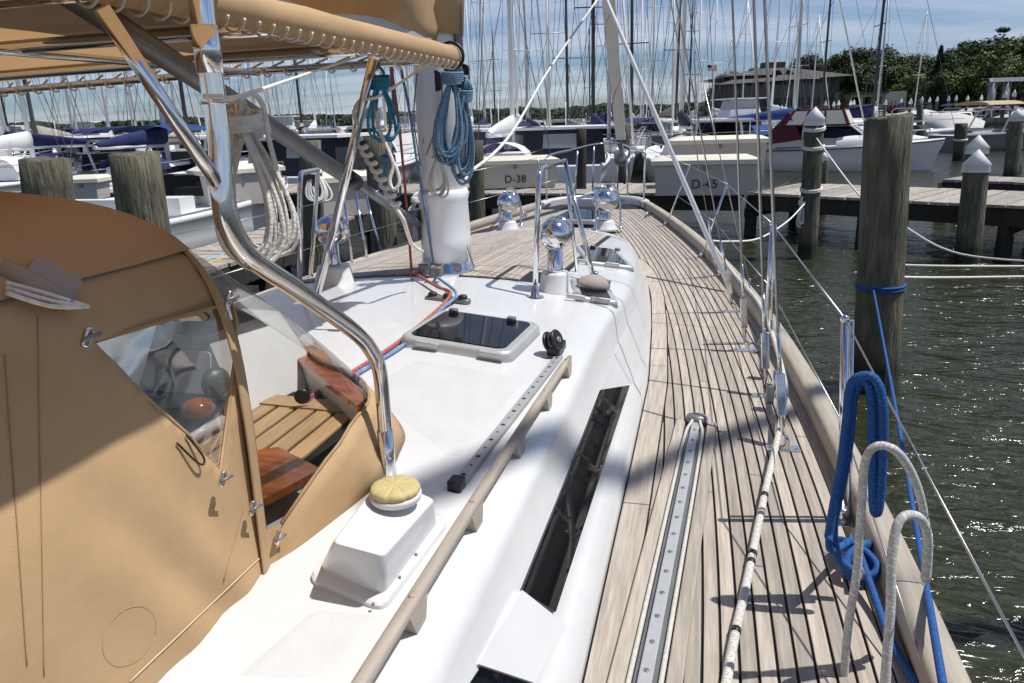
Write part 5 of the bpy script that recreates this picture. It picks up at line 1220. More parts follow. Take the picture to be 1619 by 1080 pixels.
def motorboat(label, L=8.5, B=3.0, hullm=gel2, kind='open', canvas=dark, group=None, fly=False, cat='motorboat'):
    o = empty('motorboat', (0, 0, 0), label, cat, group)
    m, dk, rg = hullmesh(L, B, 1.25, .95); lpart(m, 'hull', hullm, o); lpart(dk, 'deck', gel2, o)
    lpart(MB().tube([Vector(r[-2])+Vector((.02, 0, 0)) for r in rg], .03, 6).tube([Vector(r[1])-Vector((.02, 0, 0)) for r in rg], .03, 6), 'rub_rail', galv, o)
    z = 1.0
    if kind == 'conv':      # cabin with dark open aft cockpit, hardtop
        m = MB(); b_, t = trap(m, -L*.12, L*.30, B*.82, B*.5, z, 1.15, 0, .9); lpart(m, 'cabin', gel2, o)
        g = MB(); faceq(b_, t, 0, .06, .94, .15, .92, m=g); faceq(b_, t, 1, .05, .8, .45, .88, m=g); faceq(b_, t, 3, .2, .95, .45, .88, m=g); faceq(b_, t, 2, .08, .92, .4, .92, m=g); lpart(g, 'window', blackg, o)
        r_ = MB().box((0, -L*.06, z+1.2), (B*.9, L*.52, .10)); lpart(r_, 'hardtop', gel2, o)
        lpart(MB().tube([(-B*.4, -L*.3, z), (-B*.4, -L*.3, z+1.15)], .03, 6), 'post', gel2, o); lpart(MB().tube([(B*.4, -L*.3, z), (B*.4, -L*.3, z+1.15)], .03, 6), 'post', gel2, o)
        if fly:
            m = MB(); b2, t2 = trap(m, -L*.12, L*.12, B*.7, B*.5, z+1.25, .55, .1, .3); lpart(m, 'flybridge', gel2, o)
            g = MB(); b3, t3 = trap(g, -L*.10, L*.10, B*.66, B*.46, z+1.8, .75, .05, .2); lpart(g, 'bridge_enclosure', mat('clear curtain', (.25, .27, .29), .15), o); lpart(MB().box((0, 0, z+2.62), (B*.75, L*.3, .08)), 'bimini', gel2, o)
    elif kind == 'cover':
        m = MB(); rg2 = []
        for t_ in [0, .08, .3, .5, .62, .75]:
            y = -L/2*.98+L*t_; w = B*.47*(1 if t_ < .6 else .75); h = [.18, .75, 1.05, 1.15, .95, .3][[0, .08, .3, .5, .62, .75].index(t_)]
            rg2.append([(w*math.cos(a)*1.0, y, z-.02+h*math.sin(a)**.8) for a in [math.pi*k/10 for k in range(11)]])
        m.rings(rg2, closed=False, cap=False); m.add(rg2[0], [tuple(range(11))]); lpart(m, 'cover', canvas, o)
        lpart(MB().hexa([(-B*.2, -L/2-.5, .2), (B*.2, -L/2-.5, .2), (B*.38, -L/2+.1, .2), (-B*.38, -L/2+.1, .2)], [(-B*.2, -L/2-.5, .32), (B*.2, -L/2-.5, .32), (B*.38, -L/2+.1, .32), (-B*.38, -L/2+.1, .32)]), 'swim_platform', gel2, o)
    elif kind == 'enclosed':   # tall dark canvas enclosure aft
        m = MB(); b_, t = trap(m, L*.02, L*.32, B*.8, B*.45, z, 1.0, 0, .9); lpart(m, 'cabin', gel2, o)
        g = MB(); faceq(b_, t, 1, .05, .8, .45, .88, m=g); faceq(b_, t, 3, .2, .95, .45, .88, m=g); faceq(b_, t, 2, .08, .92, .3, .92, m=g); lpart(g, 'window', blackg, o)
        m = MB(); b_, t = trap(m, -L*.42, L*.04, B*.86, B*.84, z-.1, 1.25, .15, 0, .92); lpart(m, 'canvas_enclosure', canvas, o)
        g = MB(); faceq(b_, t, 0, .25, .75, .5, .9, m=g); lpart(g, 'clear_panel', mat('clear curtain', (.25, .27, .29), .15), o)
        lpart(MB().box((0, -L*.16, z+1.22), (B*.9, L*.5, .09)), 'hardtop', gel2, o)
        lpart(MB().tube([(0, L*.0, z+1.3), (0, L*.0, z+2.2)], .02, 5), 'antenna', gel2, o)
    elif kind == 'low':
        m = MB(); b_, t = trap(m, -L*.05, L*.34, B*.75, B*.35, z, .32, 0, 1.0); lpart(m, 'foredeck_cabin', gel2, o)
        g = MB(); b_, t = trap(g, -L*.10, L*.05, B*.7, B*.55, z+.2, .45, .0, .45, .9); lpart(g, 'windscreen', blackg, o)
        lpart(MB().box((0, -L*.28, z+.12), (B*.7, .5, .35)).box((0, -L*.42, z+.15), (B*.8, .25, .4)), 'seat', gel2, o)
    else:    # open runabout: low windscreen and bow rail
        m = MB(); b_, t = trap(m, -L*.02, L*.3, B*.75, B*.35, z, .42, 0, .8); lpart(m, 'foredeck_cabin', gel2, o)
        g = MB(); b_, t = trap(g, -L*.08, L*.08, B*.8, B*.6, z+.2, .6, .0, .45, .9); lpart(g, 'windscreen', mat('smoked screen', (.03, .035, .04), .08), o)
        lpart(MB().tube([(-B*.42, -L*.2, z), (-B*.40, -L*.14, z+1.1), (-B*.3, -L*.12, z+1.3), (B*.3, -L*.12, z+1.3), (B*.40, -L*.14, z+1.1), (B*.42, -L*.2, z)], .05, 6), 'radar_arch', gel2, o)
        m = MB(); rg2 = [[(B*.42*math.cos(a), y, z+1.55+.22*math.sin(a)) for a in [math.pi*k/8 for k in range(9)]] for y in (-L*.32, -L*.22, -L*.06)]; m.rings(rg2, closed=False, cap=False); lpart(m, 'bimini', canvas, o)
    P = [(.9*x, y, z_+.45) for x, y, z_ in [(r[-1][0], r[-1][1], r[-1][2]) for r in rg[7:]]]
    lpart(MB().tube(P+[(-x, y, zz) for x, y, zz in P[::-1]], .018, 5), 'bow_rail', chrome, o)
    return o
def sailyacht(label, H=13, L=10, B=3.2, hullm=gel2, cover=navy, mastm=mastfar, group=None, furl=True, lean=0):
    o = empty('moored_sailboat', (0, 0, 0), label, 'sailboat', group)
    m, dk, rg = hullmesh(L, B, 1.25, .95, tr=.62); lpart(m, 'hull', hullm, o); lpart(dk, 'deck', gel2, o)
    m = MB(); b_, t = trap(m, -L*.18, L*.22, B*.6, B*.35, 1.0, .45, .1, .5); lpart(m, 'cabin', gel2, o)
    g = MB(); faceq(b_, t, 1, .1, .85, .3, .75, m=g); faceq(b_, t, 3, .15, .9, .3, .75, m=g); lpart(g, 'portlight', blackg, o)
    my = L*.08; lpart(MB().tube([(0, my, 1.0), (0, my, 1.4+H*.5), (0, my, 1.2+H)], [.095, .085, .06], 8), 'mast', mastm, o)
    for k, w in ((.42, .9), (.72, .65)):
        lpart(MB().tube([(-w, my-.1, 1.2+H*k), (w, my-.1, 1.2+H*k)], .03, 5), 'spreader', mastm, o)
    sh = MB()
    for s_ in (-1, 1):
        sh.tube([(s_*B*.46, my-.1, 1.1), (s_*.9, my-.1, 1.2+H*.42), (s_*.65, my-.1, 1.2+H*.72), (0, my, 1.15+H)], .013, 4, cap=False); sh.tube([(s_*B*.46, my-.3, 1.1), (0, my, 1.2+H*.42)], .012, 4, cap=False)
    sh.tube([(0, -L/2, 1.0), (0, my, 1.2+H)], .013, 4, cap=False)
    lpart(sh, 'rigging_wire', darkwire, o)
    lpart(MB().tube([(0, L*.55, 1.35), (0, my, 1.1+H)], .055 if furl else .015, 6), 'furled_jib' if furl else 'forestay', sailw if furl else darkwire, o)
    lpart(MB().tube([(0, my-.1, 2.05), (0, my-L*.42, 2.12)], .065, 8), 'boom', mastm, o)
    m = MB(); rg2 = []
    for i in range(9):
        y = my-.02-L*.41*i/8; h = .50*(1-i/8)**.8+.16; rg2.append([(.14*(1-.4*i/8)*math.cos(a)*(1+.15*math.sin(i*2)), y, 2.10+h/2+h/2*math.sin(a)) for a in [2*math.pi*k/10 for k in range(10)]])
    lpart(m.rings(rg2), 'sail_cover', cover, o)
    m = MB(); rg2 = [[(B*.3*math.cos(a), y, 1.3+.55*math.sin(a)) for a in [math.pi*k/8 for k in range(9)]] for y in (-L*.2, -L*.08)]; lpart(m.rings(rg2, closed=False, cap=False), 'spray_hood', cover, o)
    P = [(.95*r[-1][0], r[-1][1], r[-1][2]+.6) for r in rg]; lpart(MB().tube(P, .012, 4).tube([(-a, b_, c) for a, b_, c in P], .012, 4), 'lifeline', chrome, o)
    return o
def put(o, px, py, rel, D=None, s=1):     # rel: heading relative to looking away from camera, degrees clockwise
    p = Uz(px, py, 0) if D is None else Ud(px, py, D); p.z = 0; o.location = p; o.rotation_euler = (0, 0, YAW-R(rel)); o.scale = (s, s, s); return o
# --- named boats on the right
# express cruiser with maroon canvas, bow to the right
cr_ = empty('motor_cruiser', (0, 0, 0), 'white motor cruiser with maroon canvas enclosure moored behind the right dock', 'motorboat')
L, B = 7.0, 2.7
m, dk, rg = hullmesh(L, B, 1.38, 1.0, rake=.06); lpart(m, 'hull', gel2, cr_); lpart(dk, 'deck', gel2, cr_)
lpart(MB().tube([Vector(r[-3])+Vector((.03, 0, -.04)) for r in rg], .045, 6).tube([Vector(r[2])-Vector((.03, 0, .04)) for r in rg], .045, 6), 'rub_rail', galv, cr_)
m = MB(); rg2 = []
for i in range(10):
    t = i/9; y = -.4+3.6*t; w = 1.25*(1-t**2.2)+.12; h = .62*(1-t**1.7)+.05; rg2.append([(w*math.cos(a), y, 1.05+.36*t+h*math.sin(a)**.7) for a in [math.pi*k/12 for k in range(13)]])
lpart(m.rings(rg2, closed=False, cap=False), 'foredeck', gel2, cr_)
for s_ in (-1, 1):
    lpart(MB().lathe((s_*1.17, 1.2, 1.38), [(.01, 0), (.16, .0), (.16, .03), (.01, .035)], 16, Vector((s_, .12, .35)).normalized(), 1, .6), 'porthole', blackg, cr_)
m = MB(); b_, t = trap(m, -1.9, .85, 2.5, 1.9, 1.5, .55, 0, .75, .88); lpart(m, 'windscreen', blackg, cr_)
fm = MB()
for k in (0, 1): fm.tube([t[k+1 if k else 0], t[(2, 1)[k]]], .035, 5)
for a_, c_ in zip(b_, t): fm.tube([a_, c_], .035, 5)
fm.tube([t[3], t[2]], .035, 5); fm.tube([t[0], t[3]], .03, 5); fm.tube([t[1], t[2]], .03, 5); lpart(fm, 'screen_frame', gel2, cr_)
lpart(MB().hexa([(-.8, .3, 1.72), (.8, .3, 1.72), (.5, 1.5, 1.66), (-.5, 1.5, 1.66)], [(-.8, .3, 1.76), (.8, .3, 1.76), (.5, 1.5, 1.70), (-.5, 1.5, 1.70)]), 'turquoise_mat', turq, cr_)
m = MB(); b2, t2 = trap(m, -2.9, .1, 2.45, 2.2, 2.05, .75, .5, .35, .82); lpart(m, 'canvas_top', maroon, cr_)
g = MB()
for i_, (u0, u1) in ((1, (.34, .62)), (1, (.66, .95)), (3, (.05, .34)), (3, (.38, .66)), (1, (.06, .3)), (3, (.7, .94)), (2, (.1, .9))): faceq(b2, t2, i_, u0, u1, .1, .9, m=g)
lpart(g, 'clear_panel', mat('milky vinyl', (.62, .58, .48), .3), cr_)
m = MB(); m.hexa([(-1.3, -4.2, 1.15), (1.3, -4.2, 1.15), (1.25, -1.9, 1.45), (-1.25, -1.9, 1.45)], [(-1.25, -3.9, 1.25), (1.25, -3.9, 1.25), (1.1, -2.6, 2.7), (-1.1, -2.6, 2.7)]); lpart(m, 'aft_curtain', maroon, cr_)
P = [(r[-1][0]*.9, r[-1][1], r[-1][2]+.5) for r in rg[8:]]; m = MB().tube(P+[(-a, b_, c) for a, b_, c in P[::-1]], .02, 6)
for a, b_, c in P[:-1]: m.tube([(a, b_, c), (a*1.02, b_-.1, c-.48)], .015, 5).tube([(-a, b_, c), (-a*1.02, b_-.1, c-.48)], .015, 5)
lpart(m, 'bow_rail', chrome, cr_)
put(cr_, 1338, 268, 120, D=33, s=.93)
cb = motorboat('white boat under a full pale cockpit cover, stern toward the camera', 8.6, 3.3, kind='cover', canvas=mat('pale cover', (.5, .49, .46), .7, var=.06)); put(cb, 1498, 196, 12, D=52)
mb1 = motorboat('white motorboat with dark glazed cabin, stern on, left of the pavilion water', 9.5, 3.6, kind='conv'); put(mb1, 1132, 212, 8, D=44, s=1)
mb2 = motorboat('tall white motor yacht with clear flybridge enclosure before the pavilion', 12, 4.2, kind='conv', fly=True); put(mb2, 1165, 190, -12, D=62)
mb3 = motorboat('white motorboat with tan canopy at the right edge', 9, 3.2, kind='open', canvas=mat('tan far canvas', (.42, .33, .2), .8), hullm=mat('grey hull', (.2, .2, .2), .3)); put(mb3, 1600, 190, 80, D=44)
mb4 = motorboat('white motorboat with tall black canvas enclosure beyond the D-38 box', 9.5, 3.6, kind='enclosed'); put(mb4, 895, 236, 6, D=31)
mb5 = motorboat('white motorboat with purple-blue cockpit curtain left of the pale mast', 8.5, 3.3, kind='enclosed', canvas=mat('purple curtain', (.06, .055, .13), .8, var=.2)); put(mb5, 790, 240, -14, D=31)
mb6 = motorboat('motorboat with cream hardtop seen above the grey strut', 9, 3.3, kind='conv', fly=False, hullm=gel2); put(mb6, 462, 262, 10, D=30)
mb7 = motorboat('motorboat with black bimini and curtains left of the mast', 8.5, 3.2, kind='enclosed'); put(mb7, 565, 268, 20, D=29)
mb8 = motorboat('dark hulled motorboat with smoked windscreen behind the wide pilings', 9, 3.2, kind='open', hullm=mat('blue black hull', (.02, .025, .04), .2), canvas=navy); put(mb8, 165, 285, -60, D=30)
mb9 = motorboat('white runabout with blue canvas between the wide piling and the arch', 8, 3, kind='open', canvas=bluec); put(mb9, 318, 290, 20, D=29)
mb10 = motorboat('low white motorboat nearest on the left, moored behind the rope coils', 6.5, 2.5, kind='low', canvas=gel2); put(mb10, 322, 330, 12, D=17)
sb1 = sailyacht('white sailboat with blue sail cover, bow toward the right', 14, 10, hullm=gel2, cover=bluec); put(sb1, 1232, 213, 80, D=43)
sb2 = sailyacht('sailboat with large navy sail cover above the left wide piling', 13, 10.5, cover=navy, mastm=mastw, furl=False); put(sb2, 45, 262, -75, D=31)
sb3 = sailyacht('sailboat with tall pale mast rising behind the D-38 box', 16, 11.5, mastm=mastw, cover=gel2, furl=False); put(sb3, 806, 262, 10, D=27)
sb4 = sailyacht('sailboat with thick white raked mast right of the second wide piling', 13, 10, mastm=mastw, cover=navy, furl=True); put(sb4, 252, 278, 6, D=27)
sb5 = sailyacht('sailboat with heavy pale mast and black sail cover right of the furled genoa', 15, 11, mastm=mastw, cover=dark, furl=True); put(sb5, 1078, 236, 8, D=31)
sb6 = sailyacht('sailboat with dark mast just right of centre behind the bow', 15, 11, mastm=mastdk, cover=navy, furl=False); put(sb6, 941, 226, 0, D=36)
sb7 = sailyacht('sailboat with dark mast standing left of the covered white boat', 14.5, 10.5, mastm=mastdk, cover=navy, furl=False); put(sb7, 1356, 190, 95, D=46)
sb8 = sailyacht('sailboat with pale mast and crosstrees rising beside the low white building', 11, 9.5, mastm=mastfar, cover=gel2, furl=False); put(sb8, 1372, 180, 85, D=62)
sb9 = sailyacht('dark masted sailboat standing just right of the white cone cap', 15, 10.5, mastm=mastdk, cover=maroon, furl=False); put(sb9, 1281, 182, 88, D=58)
# fleet prototypes and copies: sails
# added pole, unseen right of the frame; its arm casts the soft deck shade
pb = Vector((5.25, 4.5, 0)); po = empty('added_shade_pole', pb, 'added unseen pole with a long arm that casts the shade band on the deck', 'shadow caster')
MB().tube([pb+Vector((0, 0, -1)), pb+Vector((0, 0, 10.3))], [.14, .09], 10).build('pole', galv, po, pb)
MB().tube(crom([pb+Vector((0, 0, 10.2)), pb+Vector((-.45, -.30, 10.42)), pb+Vector((-1.15, -1.1, 10.35)), pb+Vector((-1.75, -2.1, 10.3))], 5), .062, 8).build('arm', galv, po, pb)
MB().slab(pb+Vector((-1.78, -2.15, 10.24)), Vector((.6, .9, 0)), Vector((-.9, .6, 0)), .3, .12, .08, .03, .02, 4).build('shade_arm_tip', galv, po, pb)
prot = [sailyacht('moored white sailboat with navy sail cover in the distant slips', 13, 9.5, cover=navy, group='distant sailboats with navy covers'),
        sailyacht('moored white sailboat with pale sail cover in the distant slips', 14, 10, cover=gel2, group='distant sailboats with pale covers', mastm=mastw, furl=False),
        sailyacht('moored sailboat with dark mast and grey sail cover in the distant slips', 12, 9, cover=greyfab, mastm=mastdk, group='distant sailboats with dark masts', furl=False),
        sailyacht('moored dark blue sailboat with tan sail cover in the distant slips', 13.5, 10, hullm=mat('blue black hull', (.02, .025, .04), .2), cover=tan, group='distant dark blue sailboats')]
mast_px = [(64, 40, 2), (100, 55, 0), (157, 48, 1), (222, 60, 3), (270, 46, 0), (285, 32, 2), (352, 60, 1), (390, 70, 0), (400, 44, 3), (448, 75, 0), (476, 52, 2), (497, 66, 1), (532, 95, 0), (610, 48, 3), (626, 42, 2), (648, 60, 0), (745, 70, 1), (765, 54, 0), (782, 85, 2), (820, 62, 1), (838, 44, 0), (868, 40, 3), (903, 42, 2), (934, 88, 2), (957, 38, 0), (965, 58, 1), (1001, 40, 2), (1010, 75, 1), (1016, 110, 0), (1032, 60, 3), (1062, 58, 2), (1067, 70, 0), (1090, 60, 2), (1098, 80, 1), (1131, 88, 1), (1150, 120, 0), (1168, 75, 3), (1225, 62, 1), (1262, 78, 0), (1440, 95, 1), (20, 28, 1), (-10, 34, 2), (125, 75, 1), (205, 90, 0), (330, 88, 2), (430, 95, 3), (690, 85, 1), (720, 100, 2), (1277, 90, 0)]
PLACES = ((30, 'at the far left edge'), (110, 'over the left wide piling'), (180, 'between the two wide pilings'), (262, 'over the second wide piling'), (345, 'just left of the steel arch'), (450, 'behind the white coils'), (560, 'behind the grey strut'), (640, 'just left of the yacht mast'), (740, 'hidden partly by the yacht mast'), (790, 'just right of the yacht mast'), (850, 'over the D-38 box'), (920, 'over the big chrome cowl'), (980, 'left of the furled genoa'), (1040, 'right of the furled genoa'), (1100, 'over the D-45 box'), (1170, 'below the flag'), (1240, 'in front of the pavilion'), (1310, 'behind the white cone cap'), (1360, 'behind the maroon cruiser'), (1440, 'behind the largest piling'), (1500, 'behind the pale covered boat'), (1560, 'right of the covered boat'), (9999, 'at the far right edge'))
def place(px): return next(t for a, t in PLACES if px < a)
def dist_word(D): return 'nearer' if D < 42 else 'middle distance' if D < 62 else 'far' if D < 84 else 'farthest'
used_ = set()
for i, (px, D, k) in enumerate(mast_px):
    o = prot[k] if k not in used_ else copy_tree(prot[k]); used_.add(k)
    s_ = rnd(.88, 1.15); rel = rnd(-12, 12)+(0 if i % 3 else 180)
    o['label'] = dist_word(D)+' sailboat with '+('navy sail cover', 'pale mast and cover', 'dark mast and grey cover', 'dark hull and tan cover')[k]+' '+place(px)
    # the mast stands 8% of the length forward of the origin
    put(o, px, 190, rel, D=D, s=s_); o.location.z = 0; o.rotation_euler.x = R(rnd(-.8, .8)); o.rotation_euler.y = R(rnd(-.9, .9))
mprot = [motorboat('moored white motorboat with open cockpit in the distant slips', 8, 3, kind='open', canvas=navy, group='distant open motorboats'),
         motorboat('moored white cabin motorboat with hardtop in the distant slips', 9.5, 3.4, kind='conv', fly=True, group='distant flybridge motorboats'),
         motorboat('moored white motorboat under a pale cover in the distant slips', 8, 3, kind='cover', canvas=mat('pale cover', (.5, .49, .46), .7), group='distant covered motorboats'),
         motorboat('moored white motorboat with dark enclosure in the distant slips', 9, 3.3, kind='enclosed', canvas=dark, group='distant motorboats with dark enclosures'),
         motorboat('moored white hardtop motorboat without flybridge in the distant slips', 9, 3.3, kind='conv', group='distant hardtop motorboats')]
mused = set()
mpos = []
for D, n_, a, b_ in ((38, 12, -60, 1090), (50, 14, -60, 1150), (66, 17, -60, 1240), (85, 20, -60, 1420), (110, 22, 0, 1280)):
    for i in range(n_): mpos.append((a+(b_-a)*(i+.5)/n_+rnd(-14, 14), D+rnd(-2, 2)))
for px, D in ((1240, 70), (1290, 72), (1325, 70), (1400, 72), (1425, 66), (1460, 80), (1495, 82), (1530, 84), (1560, 80), (1590, 78), (1615, 70), (1640, 60), (1350, 80), (1380, 88), (1440, 90), (1510, 70), (1575, 64)): mpos.append((px, D))
for i, (px, D) in enumerate(mpos):
    k = random.choice((0, 1, 2, 3, 4, 4, 0)); 
    if D < 60 and k == 1: k = 0
    if px > 1250 and k == 1: k = 4
    o = mprot[k] if k not in mused else copy_tree(mprot[k]); mused.add(k)
    o['label'] = dist_word(D)+' white motorboat '+('with open cockpit', 'with flybridge', 'under a pale cover', 'with dark enclosure', 'with hardtop')[k]+' '+place(px)
    put(o, px, 190, rnd(-10, 10)+random.choice((0, 0, 180, 90)), D=D, s=rnd(.85, 1.08)); o.location.z = 0
for k, o in enumerate(mprot):
    if k not in mused: put(o, 300+100*k, 190, 0, D=70); o.location.z = 0
# far docks (pale boardwalks seen edge on)
for px0, px1, D in ((760, 1060, 40), (-60, 660, 45), (-60, 1100, 72), (1210, 1700, 92), (420, 1100, 56)):
    a = Ud(px0, 190, D); b_ = Ud(px1, 190, D); a.z = b_.z = .9; d = (b_-a).normalized()
    o = MB().box((a+b_)/2-Vector((0, 0, .1)), ((b_-a).length, 1.6, .22), math.atan2(d.y, d.x)).build('far_dock', dockw); tag(o, {40: 'far boardwalk just beyond the black boat enclosure', 45: 'far boardwalk behind the boats at left', 72: 'most distant boardwalk across the marina', 92: 'far boardwalk along the right hand shore', 56: 'middle distance boardwalk behind the mast'}[D], 'dock')
# ---------------------------------------------------------------- shore, buildings, trees
grass = mat('shore grass', (.05, .075, .02), .95, var=.4, vscale=.6); dirt = mat('shore bank', (.09, .075, .055), .95, var=.3)
gm = mat('lawn', (.055, .085, .022), .95, var=.4, vscale=.3)
def G(px, D, z=0): p = Ud(px, 190, D); p.z = z; return p
a = [G(1120, 100), G(1300, 96), G(1800, 90), G(1900, 900), G(1120, 900)]
b2 = [p+AZ*1.5+Vector((0, 0, 1.1)) for p in a]
m = MB(); n_ = 5; m.add([p-Vector((0, 0, .5)) for p in a]+b2, [tuple(5+k for k in range(5))]+[(k, (k+1) % 5, 5+(k+1) % 5, 5+k) for k in range(5)]); struct(m.build('ground', gm))
def bldroot(name, px, D, label, cat='building'):
    o = empty(name, G(px, D, 1.1), label, cat, rz=YAW); return o
# pavilion
pv = bldroot('pavilion', 1232, 108, 'dark grey shingled pavilion with a stepped roof and glazed front on the shore')
k = 108/F_     # metres per pixel there
def PX(x): return (x-1232)*k
def PZ(y): return (190-y)*k*1.0+1.55
bm = MB(); bm.box((0.3, 4, 1.7), (16, 9, 4.2)); lpart(bm, 'wall', wallm, pv)
rf = MB()
z0, z1, z2 = 4.2, 6.9, 7.6
z0 = 6.2; z1 = 7.4; bm = MB(); bm.box((0.3, 4, 3.2), (15.6, 8.9, 6.4)); lpart(bm, 'upper_wall', wallm, pv)
rf.hexa([(-9.5, -2.5, z0-1.0), (9.3, -2.5, z0-.3), (9.3, 10, z0), (-9.5, 10, z0)], [(-2.2, 2.0, z1), (1.6, 2.0, z1), (1.6, 5, z1), (-2.2, 5, z1)])
rf.hexa([(-8.8, -1.2, z0+.1), (-1.0, -1.2, z0+.1), (-1.0, 8, z0), (-8.8, 8, z0)], [(-8.4, 1.2, 5.9), (-3.0, 1.2, 6.2), (-3.0, 5, 6.2), (-8.4, 5, 5.9)])
rfo = lpart(rf, 'roof', roofm, pv)
lpart(MB().box((-.4, 3.2, 7.75), (3.0, 2, .95)), 'cupola', wallm, rfo)
for s_ in (-.9, .95):
    m = MB(); yq = 0.15; m.add([(s_-.75, -.6, 6.35), (s_+.75, -.6, 6.35), (s_+(.35 if s_ < 0 else -.35), -.35, 7.0), (s_-.75, 1.6, 6.35), (s_+.75, 1.6, 6.35), (s_, 1.6, 7.1)], [(0, 1, 2), (0, 2, 5, 3), (1, 4, 5, 2)]); lpart(m, 'dormer_window', blackg, rfo)
for i in range(9):
    x = -6.8+1.55*i; f = lpart(MB().box((x, -.56, 4.1), (1.32, .06, 1.9)), 'window', mat('dusk glass', (.03, .035, .05), .1), pv)
    lpart(MB().box((x, -.56, 1.1), (1.32, .06, 1.5)), 'window', mat('dusk glass', (.03, .035, .05), .1), pv)
for i in range(10):
    x = -7.58+1.55*i; lpart(MB().box((x, -.62, 1.9), (.12, .16, 6.4)), 'mullion', mat('grey trim', (.14, .13, .12), .8), pv)
lpart(MB().box((0, -.7, 1.95), (15.5, .5, .25)), 'balcony_band', mat('grey trim', (.14, .13, .12), .8), pv)
lpart(MB().box((7.3, -1.6, 1.6), (.5, .5, 4.2)), 'pillar', mat('grey trim', (.14, .13, .12), .8), pv); lpart(MB().box((-8.2, -1.6, 1.4), (.5, .5, 3.8)), 'pillar', mat('grey trim', (.14, .13, .12), .8), pv)
# hall with pale roof
h2 = bldroot('hall', 1312, 112, 'low hall with pale metal roof right of the pavilion')
lpart(MB().box((0, 4, 1.2), (8, 7, 2.6)), 'wall', wallm, h2)
rr2 = lpart(MB().hexa([(-4.8, -1, 3.6), (4.8, -1, 2.2), (4.8, 8, 2.2), (-4.8, 8, 3.6)], [(-4.6, 1.5, 5.0), (3.6, -.6, 2.6), (3.6, 8, 2.6), (-4.6, 7, 5.0)]), 'roof', roofl, h2)
for i in range(4): lpart(MB().box((-2.8+1.8*i, .47, 1.1), (1.2, .06, 1.2)), 'window', blackg, h2)
h3 = bldroot('clubhouse', 1395, 108, 'flat roofed pale two storey clubhouse before the trees')
lpart(MB().box((-1.6, 4, 1.6), (5.2, 5, 3.6)), 'wall', walll, h3); lpart(MB().box((2.2, 3.6, 1.7), (3.0, 5, 3.9)), 'wall', mat('block wall', (.5, .49, .46), .8), h3)
lpart(MB().box((-2, 3.4, 3.55), (5.6, 6, .22)), 'roof', roofm, h3)
for i in range(3): lpart(MB().box((-3.4+1.6*i, 1.47, 2.5), (1.2, .06, 1.0)), 'window', blackg, h3)
for i in range(3): lpart(MB().box((-3.4+1.6*i, 1.47, .8), (1.0, .06, 1.2)), 'window', bluec, h3)
for i in range(6):
    o = tag(MB().lathe(G(1395+i*6, 104, 1.1), [(.05, 0), (.25, .4), (.3, 1.2), (.05, 2.3), (.01, 2.4)], 8).build('folded_umbrella', maroon), 'folded dark red umbrella in the row beside the clubhouse', 'umbrella', 'folded umbrellas by the clubhouse')
h4 = bldroot('boathouse', 1515, 118, 'small grey gabled boathouse among the right hand trees')
lpart(MB().box((0, 3, .9), (5, 5, 1.8)), 'wall', walll, h4); lpart(MB().hexa([(-2.9, 0, 1.8), (2.9, 0, 1.8), (2.9, 6, 1.8), (-2.9, 6, 1.8)], [(-.05, 0, 3.3), (.05, 0, 3.3), (.05, 6, 3.3), (-.05, 6, 3.3)]), 'roof', roofl, h4)
h5 = bldroot('house', 16, 330, 'far grey gabled house on the left shore'); 
lpart(MB().box((0, 3, .2), (10, 8, 4)), 'wall', walll, h5); lpart(MB().hexa([(-6, -1, 2.2), (6, -1, 2.2), (6, 8, 2.2), (-6, 8, 2.2)], [(-.1, -1, 5.5), (.1, -1, 5.5), (.1, 8, 5.5), (-.1, 8, 5.5)]), 'roof', roofl, h5); lpart(MB().box((0, -1.1, 1), (1.4, .1, 1.6)), 'window', blackg, h5)
for i, px in enumerate((1562, 1584)):
    g_ = G(px, 70, 0); o = empty('lift_post', g_, ('left' if i == 0 else 'right')+' grey boat lift post with white lamp top at the far right', 'boat lift'); MB().tube([g_, g_+Vector((0, 0, 4.6))], .35, 8).build('post', galv, o, g_); MB().box(g_+Vector((.6, 0, 4.7)), (1.8, .5, .35), YAW).build('cap', gel2, o, g_)
# flag
fp = Ud(1118, 112, 60); fl_ = empty('flag', fp, 'small stars and stripes flag flying above the marina', 'flag', rz=YAW-R(10))
nx, ny = 12, 13
for nm, cond, mm in (('red_stripes', lambda i, j: j % 2 == 0 and not (i < 5 and j > 5), mat('flag red', (.35, .03, .04), .8)), ('white_stripes', lambda i, j: j % 2 == 1 and not (i < 5 and j > 5), gel2), ('canton', lambda i, j: i < 5 and j > 5, mat('flag blue', (.02, .03, .12), .8))):
    m = MB(); P = lambda i, j: ((i/nx)*1.25, .12*math.sin(i*.9), (j/ny)*.72-.12*(i/nx)**1.5+.04*math.sin(i*.8))
    for i in range(nx):
        for j in range(ny):
            if cond(i, j): m.add([P(i, j), P(i+1, j), P(i+1, j+1), P(i, j+1)], [(0, 1, 2, 3)])
    lpart(m, nm, mm, fl_)
fl_.scale = (.6, .6, .6)
lpart(MB().tube([(-1.2, 0, .3-.5), (0, 0, .75), (.05, 0, .8)], .025, 5).tube([(-1.3, 0, -.4), (-1.3, 0, -5.4)], .05, 5), 'flag_staff', mastfar, fl_)
